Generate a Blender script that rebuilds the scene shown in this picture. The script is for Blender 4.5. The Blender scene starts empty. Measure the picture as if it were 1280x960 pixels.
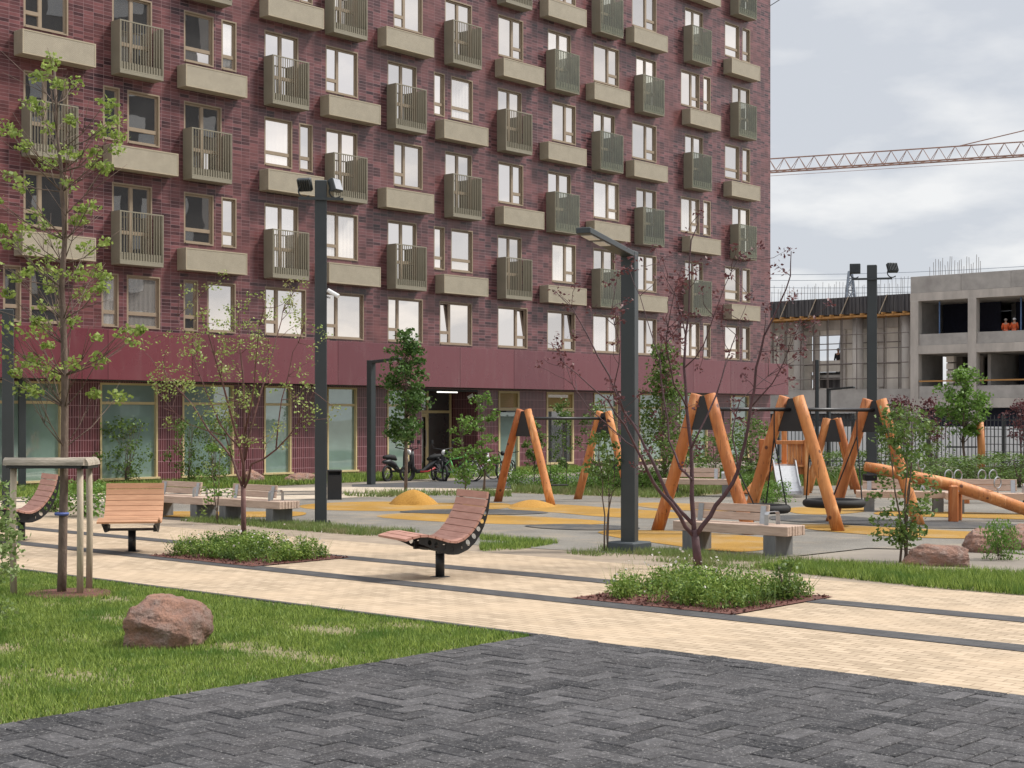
import bpy, math, random
import numpy as np
from mathutils import noise as mnoise
from mathutils import Vector, Matrix, Euler

RNG = random.Random(7)
NR = np.random.default_rng(11)
R = math.radians
scene = bpy.context.scene
COL = scene.collection
F, H, CX, HY = 1866.0, 2.0, 640.0, 523.0
U = Vector((.6647, .7471, 0)); V = Vector((-.7471, .6647, 0)); N = -V
ANG = math.atan2(U.y, U.x)

def G(x, y, z=0.0):                      # point of the ground seen at a photo position
    Y = F*(H-z)/(y-HY)
    return Vector(((x-CX)*Y/F, Y, z))
def P(x, y, Y):                          # point at a known distance
    return Vector(((x-CX)*Y/F, Y, H+(HY-y)*Y/F))
def PV(p, v, z=0.0):                     # plaza coordinates: p along the facade, v away from the path
    q = U*p + V*v
    return Vector((q.x, q.y, z))

# ------------------------------------------------------------------ mesh builder
class MB:
    def __init__(s): s.v = []; s.f = []
    def add(s, vs, fs):
        b = len(s.v); s.v += [tuple(q) for q in vs]; s.f += [tuple(i+b for i in f) for f in fs]
        return s
    def box(s, x0, x1, y0, y1, z0, z1, M=None):
        vs = [Vector((x, y, z)) for z in (z0, z1) for x, y in ((x0, y0), (x1, y0), (x1, y1), (x0, y1))]
        if M is not None: vs = [M @ q for q in vs]
        return s.add(vs, [(3, 2, 1, 0), (4, 5, 6, 7), (0, 1, 5, 4), (1, 2, 6, 5), (2, 3, 7, 6), (3, 0, 4, 7)])
    def bbox(s, x0, x1, y0, y1, z0, z1, b=.006, M=None):      # box with chamfered vertical and top edges
        def ring(i, z):
            return [(x0+i, y0+b, z), (x0+b, y0+i, z), (x1-b, y0+i, z), (x1-i, y0+b, z), (x1-i, y1-b, z), (x1-b, y1-i, z), (x0+b, y1-i, z), (x0+i, y1-b, z)]
        vs = [Vector(q) for q in ring(b, z0)+ring(0, z0+b)+ring(0, z1-b)+ring(b, z1)]
        if M is not None: vs = [M @ q for q in vs]
        fs = [tuple(range(7, -1, -1)), tuple(range(24, 32))]
        for k in range(3):
            for i in range(8):
                j = (i+1) % 8; fs.append((k*8+i, k*8+j, k*8+8+j, k*8+8+i))
        return s.add(vs, fs)
    def bar(s, a, b, w, h=None):          # square bar from a to b
        a = Vector(a); b = Vector(b); d = (b-a); L = d.length
        if L < 1e-6: return s
        q = d.to_track_quat('X', 'Z').to_matrix().to_4x4(); q.translation = a
        h = h or w
        return s.box(0, L, -w/2, w/2, -h/2, h/2, q)
    def tube(s, pts, rad, n=8):
        pts = [Vector(q) for q in pts]
        if not hasattr(rad, '__len__'): rad = [rad]*len(pts)
        if len(rad) != len(pts):
            rad = [rad[0]+(rad[-1]-rad[0])*i/(len(pts)-1) for i in range(len(pts))]
        vs = []; prev = None
        for i, q in enumerate(pts):
            d = (pts[min(i+1, len(pts)-1)]-pts[max(i-1, 0)])
            d = d.normalized() if d.length > 1e-9 else Vector((0, 0, 1))
            if prev is None:
                a = d.cross(Vector((0, 0, 1)) if abs(d.z) < .9 else Vector((1, 0, 0))).normalized()
            else:
                a = (prev-d*prev.dot(d)); a = a.normalized() if a.length > 1e-6 else d.orthogonal().normalized()
            prev = a; b = d.cross(a)
            for k in range(n):
                t = 2*math.pi*k/n; vs.append(q+(a*math.cos(t)+b*math.sin(t))*rad[i])
        fs = []
        for i in range(len(pts)-1):
            for k in range(n):
                j = (k+1) % n; fs.append((i*n+k, i*n+j, (i+1)*n+j, (i+1)*n+k))
        fs.append(tuple(range(n-1, -1, -1))); m = (len(pts)-1)*n; fs.append(tuple(range(m, m+n)))
        return s.add(vs, fs)
    def ring(s, c, Rr, r, axis=(0, 0, 1), n=24, m=8, a0=0, a1=2*math.pi):
        c = Vector(c); ax = Vector(axis).normalized(); a = ax.orthogonal().normalized(); b = ax.cross(a)
        full = abs(a1-a0) > 6.28
        k = n if full else n+1
        vs = []
        for i in range(k):
            t = a0+(a1-a0)*i/n; d = a*math.cos(t)+b*math.sin(t)
            for j in range(m):
                w = 2*math.pi*j/m; vs.append(c+d*(Rr+r*math.cos(w))+ax*r*math.sin(w))
        fs = []
        for i in range(n):
            i2 = (i+1) % k if full else i+1
            for j in range(m):
                j2 = (j+1) % m; fs.append((i*m+j, i2*m+j, i2*m+j2, i*m+j2))
        return s.add(vs, fs)
    def lathe(s, prof, n=16, c=(0, 0, 0)):
        vs = [(c[0]+r*math.cos(2*math.pi*k/n), c[1]+r*math.sin(2*math.pi*k/n), c[2]+z) for r, z in prof for k in range(n)]
        fs = []
        for i in range(len(prof)-1):
            for k in range(n):
                j = (k+1) % n; fs.append((i*n+k, i*n+j, (i+1)*n+j, (i+1)*n+k))
        fs.append(tuple(range(n-1, -1, -1))); m = (len(prof)-1)*n; fs.append(tuple(range(m, m+n)))
        return s.add(vs, fs)
    def build(s, name, mat, parent=None, smooth=False):
        me = bpy.data.meshes.new(name); me.from_pydata(s.v, [], s.f); me.update()
        if mat: me.materials.append(mat)
        if smooth: me.polygons.foreach_set('use_smooth', [True]*len(me.polygons))
        o = bpy.data.objects.new(name, me); COL.objects.link(o)
        if parent: o.parent = parent
        return o

def fast_mesh(name, verts, k, mat, parent=None):       # verts: (faces*k, 3)
    n = len(verts); me = bpy.data.meshes.new(name)
    me.vertices.add(n); me.vertices.foreach_set('co', np.asarray(verts, dtype=np.float32).ravel())
    nf = n//k
    me.loops.add(n); me.loops.foreach_set('vertex_index', np.arange(n, dtype=np.int32))
    me.polygons.add(nf); me.polygons.foreach_set('loop_start', np.arange(0, n, k, dtype=np.int32))
    me.polygons.foreach_set('loop_total', np.full(nf, k, dtype=np.int32))
    me.update(calc_edges=True); me.materials.append(mat)
    o = bpy.data.objects.new(name, me); COL.objects.link(o)
    if parent: o.parent = parent
    return o

def tag(o, label=None, cat=None, group=None, kind=None):
    if label: o['label'] = label
    if cat: o['category'] = cat
    if group: o['group'] = group
    if kind: o['kind'] = kind
    return o
def thing(name, label, cat, loc=(0, 0, 0), rz=0, group=None):
    o = bpy.data.objects.new(name, None); COL.objects.link(o); o.location = loc; o.rotation_euler = (0, 0, rz)
    o.empty_display_size = .2
    return tag(o, label, cat, group)
KIDS = {}
def dup(root, loc, rz=0, label=None, sc=None):
    def cp(o, par):
        c = o.copy(); COL.objects.link(c)
        if par: c.parent = par
        for ch in list(o.children): cp(ch, c)
        return c
    r = cp(root, None); r.location = loc; r.rotation_euler = (0, 0, rz)
    if sc: r.scale = sc if hasattr(sc, '__len__') else (sc, sc, sc)
    if label: r['label'] = label
    return r

# ------------------------------------------------------------------ materials
def newmat(name):
    m = bpy.data.materials.new(name); m.use_nodes = True
    nt = m.node_tree; return m, nt, nt.nodes['Principled BSDF']
def node(nt, t, **kw):
    n = nt.nodes.new(t)
    for k, v in kw.items():
        if k in n.inputs: n.inputs[k].default_value = v
        else: setattr(n, k, v)
    return n
def mixc(nt, fac, a, b, bt='MIX'):
    m = nt.nodes.new('ShaderNodeMix'); m.data_type = 'RGBA'; m.blend_type = bt
    for s, val in ((m.inputs['Factor'], fac), (m.inputs['A'], a), (m.inputs['B'], b)):
        if hasattr(val, 'links') or hasattr(val, 'is_linked'): nt.links.new(val, s)
        elif isinstance(val, (int, float)): s.default_value = val
        else: s.default_value = (*val[:3], 1)
    return m.outputs['Result']
def ramp(nt, src, lo, hi):
    r = nt.nodes.new('ShaderNodeMapRange'); r.inputs['From Min'].default_value = lo; r.inputs['From Max'].default_value = hi
    nt.links.new(src, r.inputs['Value']); return r.outputs['Result']
def noise(nt, vec, scale, detail=4, rough=.55):
    n = node(nt, 'ShaderNodeTexNoise', Scale=scale, Detail=detail, Roughness=rough)
    if vec is not None: nt.links.new(vec, n.inputs['Vector'])
    return n.outputs['Fac']
def bump(nt, bsdf, h, strength=.3, dist=.01):
    b = node(nt, 'ShaderNodeBump', Strength=strength, Distance=dist)
    nt.links.new(h, b.inputs['Height']); nt.links.new(b.outputs['Normal'], bsdf.inputs['Normal']); return b
def objco(nt): return node(nt, 'ShaderNodeTexCoord').outputs['Object']

def simple(name, c1, c2=None, rough=.6, metal=0, scale=6, bmp=0, bscale=None, stretch=None, spec=.5, rand=False):
    m, nt, b = newmat(name); co = objco(nt)
    if stretch:
        mp = node(nt, 'ShaderNodeMapping'); mp.inputs['Scale'].default_value = stretch
        nt.links.new(co, mp.inputs['Vector']); co = mp.outputs['Vector']
    c2 = c2 or tuple(x*.75 for x in c1)
    f = noise(nt, co, scale, 6, .6)
    out = mixc(nt, ramp(nt, f, .3, .7), c1, c2)
    if rand:
        oi = node(nt, 'ShaderNodeObjectInfo'); hs = node(nt, 'ShaderNodeHueSaturation')
        nt.links.new(ramp(nt, oi.outputs['Random'], -.6, 1.5), hs.inputs['Value']); nt.links.new(out, hs.inputs['Color'])
        mr = hs.inputs['Value'].links[0].from_node; mr.inputs['To Min'].default_value = .7; mr.inputs['To Max'].default_value = 1.2
        out = hs.outputs['Color']
    nt.links.new(out, b.inputs['Base Color'])
    b.inputs['Roughness'].default_value = rough; b.inputs['Metallic'].default_value = metal
    b.inputs['Specular IOR Level'].default_value = spec
    if bmp: bump(nt, b, noise(nt, co, bscale or scale*4, 5), bmp, .02)
    return m

def leafmat(name, c1, c2, c3=None, trans=.35, rough=.5):
    m, nt, b = newmat(name); co = objco(nt)
    geo = node(nt, 'ShaderNodeNewGeometry')
    c = mixc(nt, geo.outputs['Random Per Island'], c1, c2)
    if c3: c = mixc(nt, ramp(nt, noise(nt, co, 1.8, 2), .5, .7), c, c3)
    nt.links.new(c, b.inputs['Base Color']); b.inputs['Roughness'].default_value = rough
    b.inputs['Specular IOR Level'].default_value = .35
    tr = node(nt, 'ShaderNodeBsdfTranslucent'); nt.links.new(c, tr.inputs['Color'])
    mx = node(nt, 'ShaderNodeMixShader'); mx.inputs[0].default_value = trans
    nt.links.new(b.outputs[0], mx.inputs[1]); nt.links.new(tr.outputs[0], mx.inputs[2])
    nt.links.new(mx.outputs[0], nt.nodes['Material Output'].inputs['Surface'])
    return m

def tilemat(name, w, h, c1, c2, mortar, off=0., mort=.006, rough=.35, c3=None, bmp=.25, squash=None, floor=None, speck=0, vary=.5, nsc=.5, smooth=.1):
    m, nt, b = newmat(name); co = objco(nt)
    if floor is None:
        sx = node(nt, 'ShaderNodeSeparateXYZ'); nt.links.new(co, sx.inputs[0])
        ad = node(nt, 'ShaderNodeMath', operation='ADD'); nt.links.new(sx.outputs[0], ad.inputs[0]); nt.links.new(sx.outputs[1], ad.inputs[1])
        cb = node(nt, 'ShaderNodeCombineXYZ'); nt.links.new(ad.outputs[0], cb.inputs[0]); nt.links.new(sx.outputs[2], cb.inputs[1])
        vec = cb.outputs[0]
    else:
        mp = node(nt, 'ShaderNodeMapping'); mp.inputs['Rotation'].default_value = (0, 0, floor); nt.links.new(co, mp.inputs['Vector']); vec = mp.outputs[0]
    br = node(nt, 'ShaderNodeTexBrick', Scale=1.0); br.offset = off
    if squash: br.squash, br.squash_frequency = squash
    br.inputs['Mortar Size'].default_value = mort; br.inputs['Mortar Smooth'].default_value = smooth
    br.inputs['Brick Width'].default_value = w; br.inputs['Row Height'].default_value = h
    br.inputs['Color1'].default_value = (*c1, 1); br.inputs['Color2'].default_value = (*c2, 1); br.inputs['Mortar'].default_value = (*mortar, 1)
    nt.links.new(vec, br.inputs['Vector'])
    col = br.outputs['Color']
    n1 = noise(nt, co, nsc, 6, .65)
    if c3: col = mixc(nt, ramp(nt, n1, .45, .75), col, c3)
    lo = mixc(nt, ramp(nt, noise(nt, co, nsc*5, 5, .6), .25, .75), (1-vary*.5,)*3, (1+vary*.35,)*3)
    col = mixc(nt, 1.0, col, lo, 'MULTIPLY')
    if speck:
        sp = noise(nt, co, 160, 2, .7)
        col = mixc(nt, ramp(nt, sp, .45, .75), col, tuple(min(1, x*speck) for x in c2))
    nt.links.new(col, b.inputs['Base Color']); b.inputs['Roughness'].default_value = rough
    inv = node(nt, 'ShaderNodeMath', operation='SUBTRACT'); inv.inputs[0].default_value = 1; nt.links.new(br.outputs['Fac'], inv.inputs[1])
    hh = inv.outputs[0]
    if floor is not None:
        ad2 = node(nt, 'ShaderNodeMath', operation='MULTIPLY_ADD'); nt.links.new(noise(nt, co, 60, 4, .7), ad2.inputs[0]); ad2.inputs[1].default_value = .5; nt.links.new(hh, ad2.inputs[2]); hh = ad2.outputs[0]
    bump(nt, b, hh, bmp, .012)
    return m

def tinted(name, refl, tint):
    m, nt, b = newmat(name); nt.nodes.remove(b)
    tr = node(nt, 'ShaderNodeBsdfTransparent'); nt.links.new(mixc(nt, noise(nt, objco(nt), 2, 2), tint, tuple(x*.8 for x in tint)), tr.inputs['Color'])
    g = node(nt, 'ShaderNodeBsdfGlossy', Roughness=.03); g.inputs['Color'].default_value = (.85, .85, .78, 1)
    mx = node(nt, 'ShaderNodeMixShader'); mx.inputs[0].default_value = refl
    nt.links.new(tr.outputs[0], mx.inputs[1]); nt.links.new(g.outputs[0], mx.inputs[2]); nt.links.new(mx.outputs[0], nt.nodes['Material Output'].inputs['Surface'])
    return m
def glassmat(name, refl, dark, tint=(.93, .93, .93), rough=.015, var=.5):
    m, nt, b = newmat(name); co = objco(nt)
    c = mixc(nt, ramp(nt, noise(nt, co, 1.3, 3), .35, .65), dark, tuple(x*var for x in dark))
    nt.links.new(c, b.inputs['Base Color']); b.inputs['Roughness'].default_value = .3
    g = node(nt, 'ShaderNodeBsdfGlossy', Roughness=rough); g.inputs['Color'].default_value = (*tint, 1)
    bp = node(nt, 'ShaderNodeBump', Strength=.02, Distance=.05); nt.links.new(noise(nt, co, 1.1, 1), bp.inputs['Height']); nt.links.new(bp.outputs[0], g.inputs['Normal'])
    mx = node(nt, 'ShaderNodeMixShader'); mx.inputs[0].default_value = refl
    nt.links.new(b.outputs[0], mx.inputs[1]); nt.links.new(g.outputs[0], mx.inputs[2])
    nt.links.new(mx.outputs[0], nt.nodes['Material Output'].inputs['Surface'])
    return m

M = {}
M['tile'] = tilemat('facade_tile', .34, .105, (.185, .074, .078), (.034, .017, .021), (.26, .17, .175), off=0.0, mort=.0055, rough=.26, c3=(.165, .062, .058), vary=.6, nsc=.35)
M['tile_low'] = tilemat('ground_floor_tile', .085, .34, (.14, .038, .046), (.08, .022, .028), (.42, .24, .26), mort=.007, rough=.28, vary=.4, nsc=.3)
def bandmat():
    m, nt, b = newmat('red_metal_panel'); co = objco(nt); geo = node(nt, 'ShaderNodeNewGeometry')
    c = mixc(nt, geo.outputs['Random Per Island'], (.15, .036, .046), (.115, .026, .036))
    mp = node(nt, 'ShaderNodeMapping'); mp.inputs['Scale'].default_value = (3, 3, .35); nt.links.new(co, mp.inputs['Vector'])
    c = mixc(nt, ramp(nt, noise(nt, mp.outputs[0], 1.4, 6, .7), .52, .8), c, (.17, .07, .075))
    nt.links.new(c, b.inputs['Base Color']); b.inputs['Specular IOR Level'].default_value = .8
    nt.links.new(ramp(nt, noise(nt, co, 1.2, 4), -.6, 3.2), b.inputs['Roughness'])
    bump(nt, b, noise(nt, co, .8, 2), .06, .1); return m
M['band'] = bandmat()
M['beige'] = simple('beige_metal', (.40, .345, .25), (.34, .29, .205), rough=.5, scale=2, spec=.4)
M['balcony'] = simple('grey_olive_metal', (.255, .232, .175), (.215, .195, .145), rough=.5, scale=2, spec=.4)
M['beige_box'] = tilemat('beige_perforated_metal', .05, .03, (.415, .37, .285), (.37, .33, .25), (.26, .225, .165), off=.5, mort=.006, rough=.55, vary=.25, bmp=.1)
M['frame'] = simple('window_frame', (.30, .235, .165), (.26, .20, .14), rough=.45)
def panemat():
    m, nt, b = newmat('window_glass'); co = objco(nt); oi = node(nt, 'ShaderNodeObjectInfo'); rnd = oi.outputs['Random']
    wv = node(nt, 'ShaderNodeTexWave', Scale=1.9, Distortion=.4); wv.bands_direction = 'X'; nt.links.new(co, wv.inputs['Vector'])
    cur = mixc(nt, wv.outputs['Fac'], (.66, .62, .57), (.50, .47, .43))          # curtain folds behind the pane
    has = ramp(nt, rnd, .74, .75); room = mixc(nt, has, (.035, .033, .032), cur)
    nt.links.new(room, b.inputs['Base Color']); b.inputs['Roughness'].default_value = .8
    g = node(nt, 'ShaderNodeBsdfGlossy', Roughness=.012); g.inputs['Color'].default_value = (1, .945, .90, 1)
    bp = node(nt, 'ShaderNodeBump', Strength=.03, Distance=.05); nt.links.new(noise(nt, co, .9, 2), bp.inputs['Height']); nt.links.new(bp.outputs[0], g.inputs['Normal'])
    md = node(nt, 'ShaderNodeMath', operation='FRACT'); mu = node(nt, 'ShaderNodeMath', operation='MULTIPLY'); nt.links.new(rnd, mu.inputs[0]); mu.inputs[1].default_value = 7.31; nt.links.new(mu.outputs[0], md.inputs[0])
    rf = ramp(nt, md.outputs[0], 0, 1); rf.node.inputs['To Min'].default_value = .58; rf.node.inputs['To Max'].default_value = .86
    mx = node(nt, 'ShaderNodeMixShader'); nt.links.new(rf, mx.inputs[0])
    nt.links.new(b.outputs[0], mx.inputs[1]); nt.links.new(g.outputs[0], mx.inputs[2]); nt.links.new(mx.outputs[0], nt.nodes['Material Output'].inputs['Surface'])
    return m
M['pane'] = panemat()
M['balc_glass'] = tinted('balcony_glass', .07, (.88, .90, .85))
M['shop_glass'] = glassmat('storefront_glass', .20, (.215, .305, .275), (.85, .95, .92), var=.8)
M['door_glass'] = glassmat('door_glass', .18, (.03, .035, .03))
M['shopframe'] = simple('yellow_wood_frame', (.62, .49, .27), (.55, .43, .23), rough=.5)
M['louvre'] = simple('yellow_louvre', (.44, .30, .10), (.36, .25, .08), rough=.6, scale=3, stretch=(1, 1, 30))
M['darkmetal'] = simple('dark_grey_paint', (.035, .042, .045), (.028, .034, .036), rough=.45, scale=3)
M['black'] = simple('black_metal', (.013, .014, .016), (.02, .02, .022), rough=.45)
M['rubber'] = simple('black_rubber', (.012, .012, .013), rough=.75)
M['steel'] = simple('brushed_steel', (.5, .5, .5), (.4, .4, .41), rough=.35, metal=.8, scale=20)
M['slat'] = simple('reddish_slats', (.50, .275, .215), (.37, .185, .14), rough=.6, scale=3, stretch=(9, 1.2, 9), bmp=.15, rand=False)
M['slat2'] = simple('orange_slats', (.60, .33, .19), (.46, .235, .13), rough=.6, scale=3, stretch=(9, 1.2, 9), bmp=.15)
M['benchwood'] = simple('pale_bench_wood', (.56, .42, .33), (.40, .285, .22), rough=.7, scale=3, stretch=(1.2, 9, 9), bmp=.2)
M['concrete'] = simple('concrete', (.47, .45, .42), (.32, .305, .285), rough=.85, scale=1.2, bmp=.25, bscale=9)
M['leg'] = simple('grey_cast_concrete', (.19, .19, .185), (.11, .11, .11), rough=.85, scale=3, stretch=(3, 3, .6), bmp=.2)
M['concrete2'] = simple('stained_concrete', (.60, .555, .50), (.36, .335, .305), rough=.9, scale=.9, stretch=(1, 1, .35), bmp=.2, bscale=6)
M['palecon'] = simple('pale_block_wall', (.80, .75, .67), (.58, .54, .47), rough=.9, scale=.8, stretch=(1.5, 1.5, .4))
M['log'] = simple('orange_log', (.52, .205, .055), (.36, .115, .028), rough=.5, scale=2.2, stretch=(2.5, 2.5, .8), bmp=.2)
def logmat():
    m, nt, b = newmat('orange_log'); co = objco(nt)
    mp = node(nt, 'ShaderNodeMapping'); mp.inputs['Scale'].default_value = (9, 9, 1.1); nt.links.new(co, mp.inputs['Vector'])
    c = mixc(nt, ramp(nt, noise(nt, co, 1.6, 3), .3, .7), (.60, .25, .075), (.40, .135, .035))
    c = mixc(nt, ramp(nt, noise(nt, mp.outputs[0], 1.7, 6, .65), .52, .72), c, (.30, .10, .03))
    c = mixc(nt, ramp(nt, noise(nt, mp.outputs[0], 1.3, 4), .44, .30), c, (.68, .36, .15))
    v = node(nt, 'ShaderNodeTexVoronoi', Scale=3.3); nt.links.new(co, v.inputs['Vector'])
    c = mixc(nt, ramp(nt, v.outputs['Distance'], .15, .09), c, (.11, .035, .015))
    oi = node(nt, 'ShaderNodeObjectInfo'); c = mixc(nt, 1.0, c, mixc(nt, oi.outputs['Random'], (1.12, 1.15, 1.2), (.78, .62, .55)), 'MULTIPLY')
    mp2 = node(nt, 'ShaderNodeMapping'); mp2.inputs['Scale'].default_value = (22, 22, .9); nt.links.new(co, mp2.inputs['Vector'])
    c = mixc(nt, ramp(nt, noise(nt, mp2.outputs[0], 1.5, 3), .66, .70), c, (.10, .035, .015))          # drying cracks
    nt.links.new(c, b.inputs['Base Color']); b.inputs['Roughness'].default_value = .6
    bump(nt, b, noise(nt, mp.outputs[0], 1.7, 5), .35, .02); return m
M['log'] = logmat()
M['stake'] = simple('weathered_stake', (.50, .42, .32), (.33, .27, .20), rough=.8, scale=5, stretch=(3, 3, .5), bmp=.3)
M['railwood'] = simple('grey_weathered_wood', (.44, .38, .31), (.22, .19, .15), rough=.85, scale=7, stretch=(.6, 3, 3), bmp=.4)
M['bark'] = simple('bark', (.19, .135, .105), (.085, .06, .048), rough=.9, scale=9, stretch=(2, 2, .6), bmp=.6)
M['bark_purple'] = simple('purple_bark', (.09, .04, .045), (.045, .02, .024), rough=.7, scale=8, bmp=.4)
M['bark_red'] = simple('red_brown_bark', (.15, .065, .055), (.08, .035, .03), rough=.7, scale=8, bmp=.4)
M['stone'] = None
M['sandpile'] = simple('yellow_rubber_crumb', (.50, .27, .055), (.36, .18, .03), rough=.95, scale=25, bmp=.8, bscale=60)
M['mulch'] = simple('red_bark_mulch', (.20, .075, .055), (.06, .03, .025), rough=.95, scale=22, bmp=.9, bscale=30)
M['white'] = simple('white_paint', (.75, .75, .75), (.7, .7, .7), rough=.5)
M['plywood'] = simple('orange_plywood', (.50, .27, .09), (.40, .20, .06), rough=.7, scale=3)
M['formwork'] = simple('dark_formwork', (.13, .125, .125), (.018, .018, .024), rough=.7, scale=2.2, stretch=(5, 5, .2))
M['rebar'] = simple('rebar', (.21, .19, .18), (.15, .12, .10), rough=.8)
M['crane'] = simple('crane_paint', (.33, .19, .145), (.22, .13, .10), rough=.6, scale=.6)
M['hoarding'] = simple('pale_hoarding', (.78, .79, .80), (.70, .71, .72), rough=.6, scale=.6)
M['green_paint'] = simple('green_paint', (.12, .50, .12), (.10, .42, .10), rough=.35)
M['red_paint'] = simple('red_paint', (.40, .03, .03), (.3, .02, .02), rough=.4)
M['hivis'] = simple('orange_workwear', (.80, .16, .05), (.68, .12, .03), rough=.8)
M['darkcloth'] = simple('dark_workwear', (.03, .03, .035), rough=.9)
M['skin'] = simple('skin', (.50, .29, .2), (.45, .25, .17), rough=.6)
M['pylon'] = simple('galvanised_steel', (.22, .26, .31), (.19, .22, .27), rough=.6)

def stonemat():
    m, nt, b = newmat('granite_boulder'); co = objco(nt)
    c = mixc(nt, ramp(nt, noise(nt, co, 3.2, 8, .65), .35, .68), (.50, .27, .19), (.21, .14, .12))
    c = mixc(nt, ramp(nt, noise(nt, co, 6.5, 6, .7), .5, .72), c, (.47, .34, .285))
    c = mixc(nt, ramp(nt, noise(nt, co, 60, 3, .7), .55, .8), c, (.10, .08, .075))
    nt.links.new(c, b.inputs['Base Color']); b.inputs['Roughness'].default_value = .85
    bump(nt, b, noise(nt, co, 7, 10, .75), 1.0, .12); return m
M['stone'] = stonemat()
L = {}
L['maple'] = leafmat('maple_leaf', (.17, .25, .045), (.36, .44, .12), trans=.4)
L['olive'] = leafmat('young_olive_leaf', (.17, .25, .05), (.38, .46, .14), (.24, .20, .09), trans=.3)
L['purple'] = leafmat('purple_leaf', (.085, .028, .035), (.16, .06, .06), trans=.25)
L['dense'] = leafmat('dark_green_leaf', (.045, .10, .02), (.105, .19, .045), trans=.25)
L['bright'] = leafmat('bright_green_leaf', (.09, .18, .03), (.20, .33, .07), trans=.35)
L['bushy'] = leafmat('bush_leaf', (.06, .115, .022), (.17, .25, .06), trans=.3)
L['bed'] = leafmat('bed_leaf', (.07, .15, .02), (.31, .41, .09), (.06, .11, .025), trans=.3)
L['willow'] = leafmat('willow_leaf', (.14, .22, .06), (.30, .37, .15), trans=.35)
L['grass'] = leafmat('grass_blade', (.05, .11, .012), (.38, .48, .11), (.11, .20, .035), trans=.3)
L['grass2'] = leafmat('rough_grass_blade', (.11, .17, .04), (.23, .29, .09), (.26, .24, .12), trans=.3)
L['petal'] = leafmat('pale_petal', (.70, .62, .58), (.75, .70, .68), trans=.3)

# ------------------------------------------------------------------ foliage helpers
def leaf_verts(c, size, asp=.55, up=.3, rng=NR):
    """c (n,3) leaf centres -> (n*4,3) rhombus leaves"""
    n = len(c); s = size*rng.uniform(.65, 1.25, (n, 1))
    d = rng.normal(size=(n, 3)); d[:, 2] = d[:, 2]*.7-.15; d /= np.linalg.norm(d, axis=1, keepdims=True)
    q = rng.normal(size=(n, 3)); q[:, 2] += up; w = np.cross(d, q); w /= np.linalg.norm(w, axis=1, keepdims=True)+1e-9
    nn = np.cross(d, w)
    a = c-d*s*.5; b = c+w*s*asp*.5+nn*s*.08-d*s*.05; e = c+d*s*.5; f = c-w*s*asp*.5+nn*s*.08-d*s*.05
    return np.stack([a, b, e, f], 1).reshape(-1, 3)
def clumps(centres, rad, per, squash=.8):
    out = []
    for c, r in zip(centres, rad):
        k = max(1, int(per*NR.uniform(.6, 1.4)))
        g = NR.normal(size=(k, 3)); g /= np.linalg.norm(g, axis=1, keepdims=True)+1e-9
        g *= (NR.uniform(0, 1, (k, 1))**.45)*r; g[:, 2] *= squash
        out.append(np.asarray(c)+g)
    return np.concatenate(out)
def grass_verts(xy, z, h, w):
    n = len(xy); a = NR.uniform(0, 2*np.pi, n); hh = h*NR.uniform(.5, 1.3, n); ln = NR.normal(0, .35, (n, 2))*hh[:, None]
    dx = np.cos(a)*w/2; dy = np.sin(a)*w/2
    p0 = np.stack([xy[:, 0]-dx, xy[:, 1]-dy, np.full(n, z)], 1); p1 = np.stack([xy[:, 0]+dx, xy[:, 1]+dy, np.full(n, z)], 1)
    p2 = np.stack([xy[:, 0]+ln[:, 0], xy[:, 1]+ln[:, 1], z+hh], 1)
    return np.stack([p0, p1, p2], 1).reshape(-1, 3)
def in_poly(xy, poly):
    x, y = xy[:, 0], xy[:, 1]; ins = np.zeros(len(xy), bool); n = len(poly)
    for i in range(n):
        x1, y1 = poly[i][:2]; x2, y2 = poly[(i+1) % n][:2]
        c = ((y1 > y) != (y2 > y)) & (x < (x2-x1)*(y-y1)/((y2-y1) or 1e-9)+x1); ins ^= c
    return ins
def hills(xy, s=1.0, seed=0):
    x, y = xy[:, 0]*s+seed, xy[:, 1]*s-seed
    return (np.sin(x*1.7+np.sin(y*1.1)*1.3)+np.sin(y*2.3+np.cos(x*.9)*1.7)+np.sin((x+y)*3.1+1.3)*.6)/2.6
def grass(name, poly, per, h, w, mat, z=.012, bare=-.75, label=None, seed=0):
    xs = [q[0] for q in poly]; ys = [q[1] for q in poly]
    n = int(per*(max(xs)-min(xs))*(max(ys)-min(ys)))
    xy = np.stack([NR.uniform(min(xs), max(xs), n), NR.uniform(min(ys), max(ys), n)], 1)
    xy = xy[in_poly(xy, poly)]
    xy = xy[hills(xy, 1.6, seed)+NR.normal(0, .25, len(xy)) > bare]
    o = fast_mesh(name, grass_verts(xy, z, h, w), 3, mat); tag(o, label, 'grass', kind='stuff'); return o

# ------------------------------------------------------------------ ground
def sheet(name, pts, z, mat, kind='structure', label=None, cat=None):
    mb = MB(); mb.add([(q[0], q[1], z) for q in pts], [tuple(range(len(pts)))])
    o = mb.build(name, mat)
    if o.data.polygons[0].normal.z < 0: o.data.flip_normals()
    return tag(o, label, cat, kind=kind)
VROT = -math.atan2(V.y, V.x)
M['ground'] = simple('dusty_ground', (.27, .235, .19), (.19, .165, .14), rough=.95, scale=.6, bmp=.4, bscale=14)
M['soil'] = simple('dry_soil', (.35, .28, .21), (.22, .175, .13), rough=.95, scale=2.5, bmp=.6, bscale=20)
M['lawn'] = simple('lawn_soil', (.13, .14, .055), (.30, .23, .145), rough=.95, scale=2.5, bmp=.5, bscale=25)
M['paver'] = tilemat('dark_pavers', .60, .30, (.048, .048, .054), (.125, .12, .127), (.012, .012, .014), off=.5, mort=.012, rough=.72, c3=(.105, .10, .105), bmp=.6, squash=(.66, 3), floor=VROT, speck=2.6, vary=.8, nsc=.9)
M['joint'] = simple('paver_joint_grit', (.022, .021, .021), (.035, .033, .032), rough=.95, scale=8)
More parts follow.
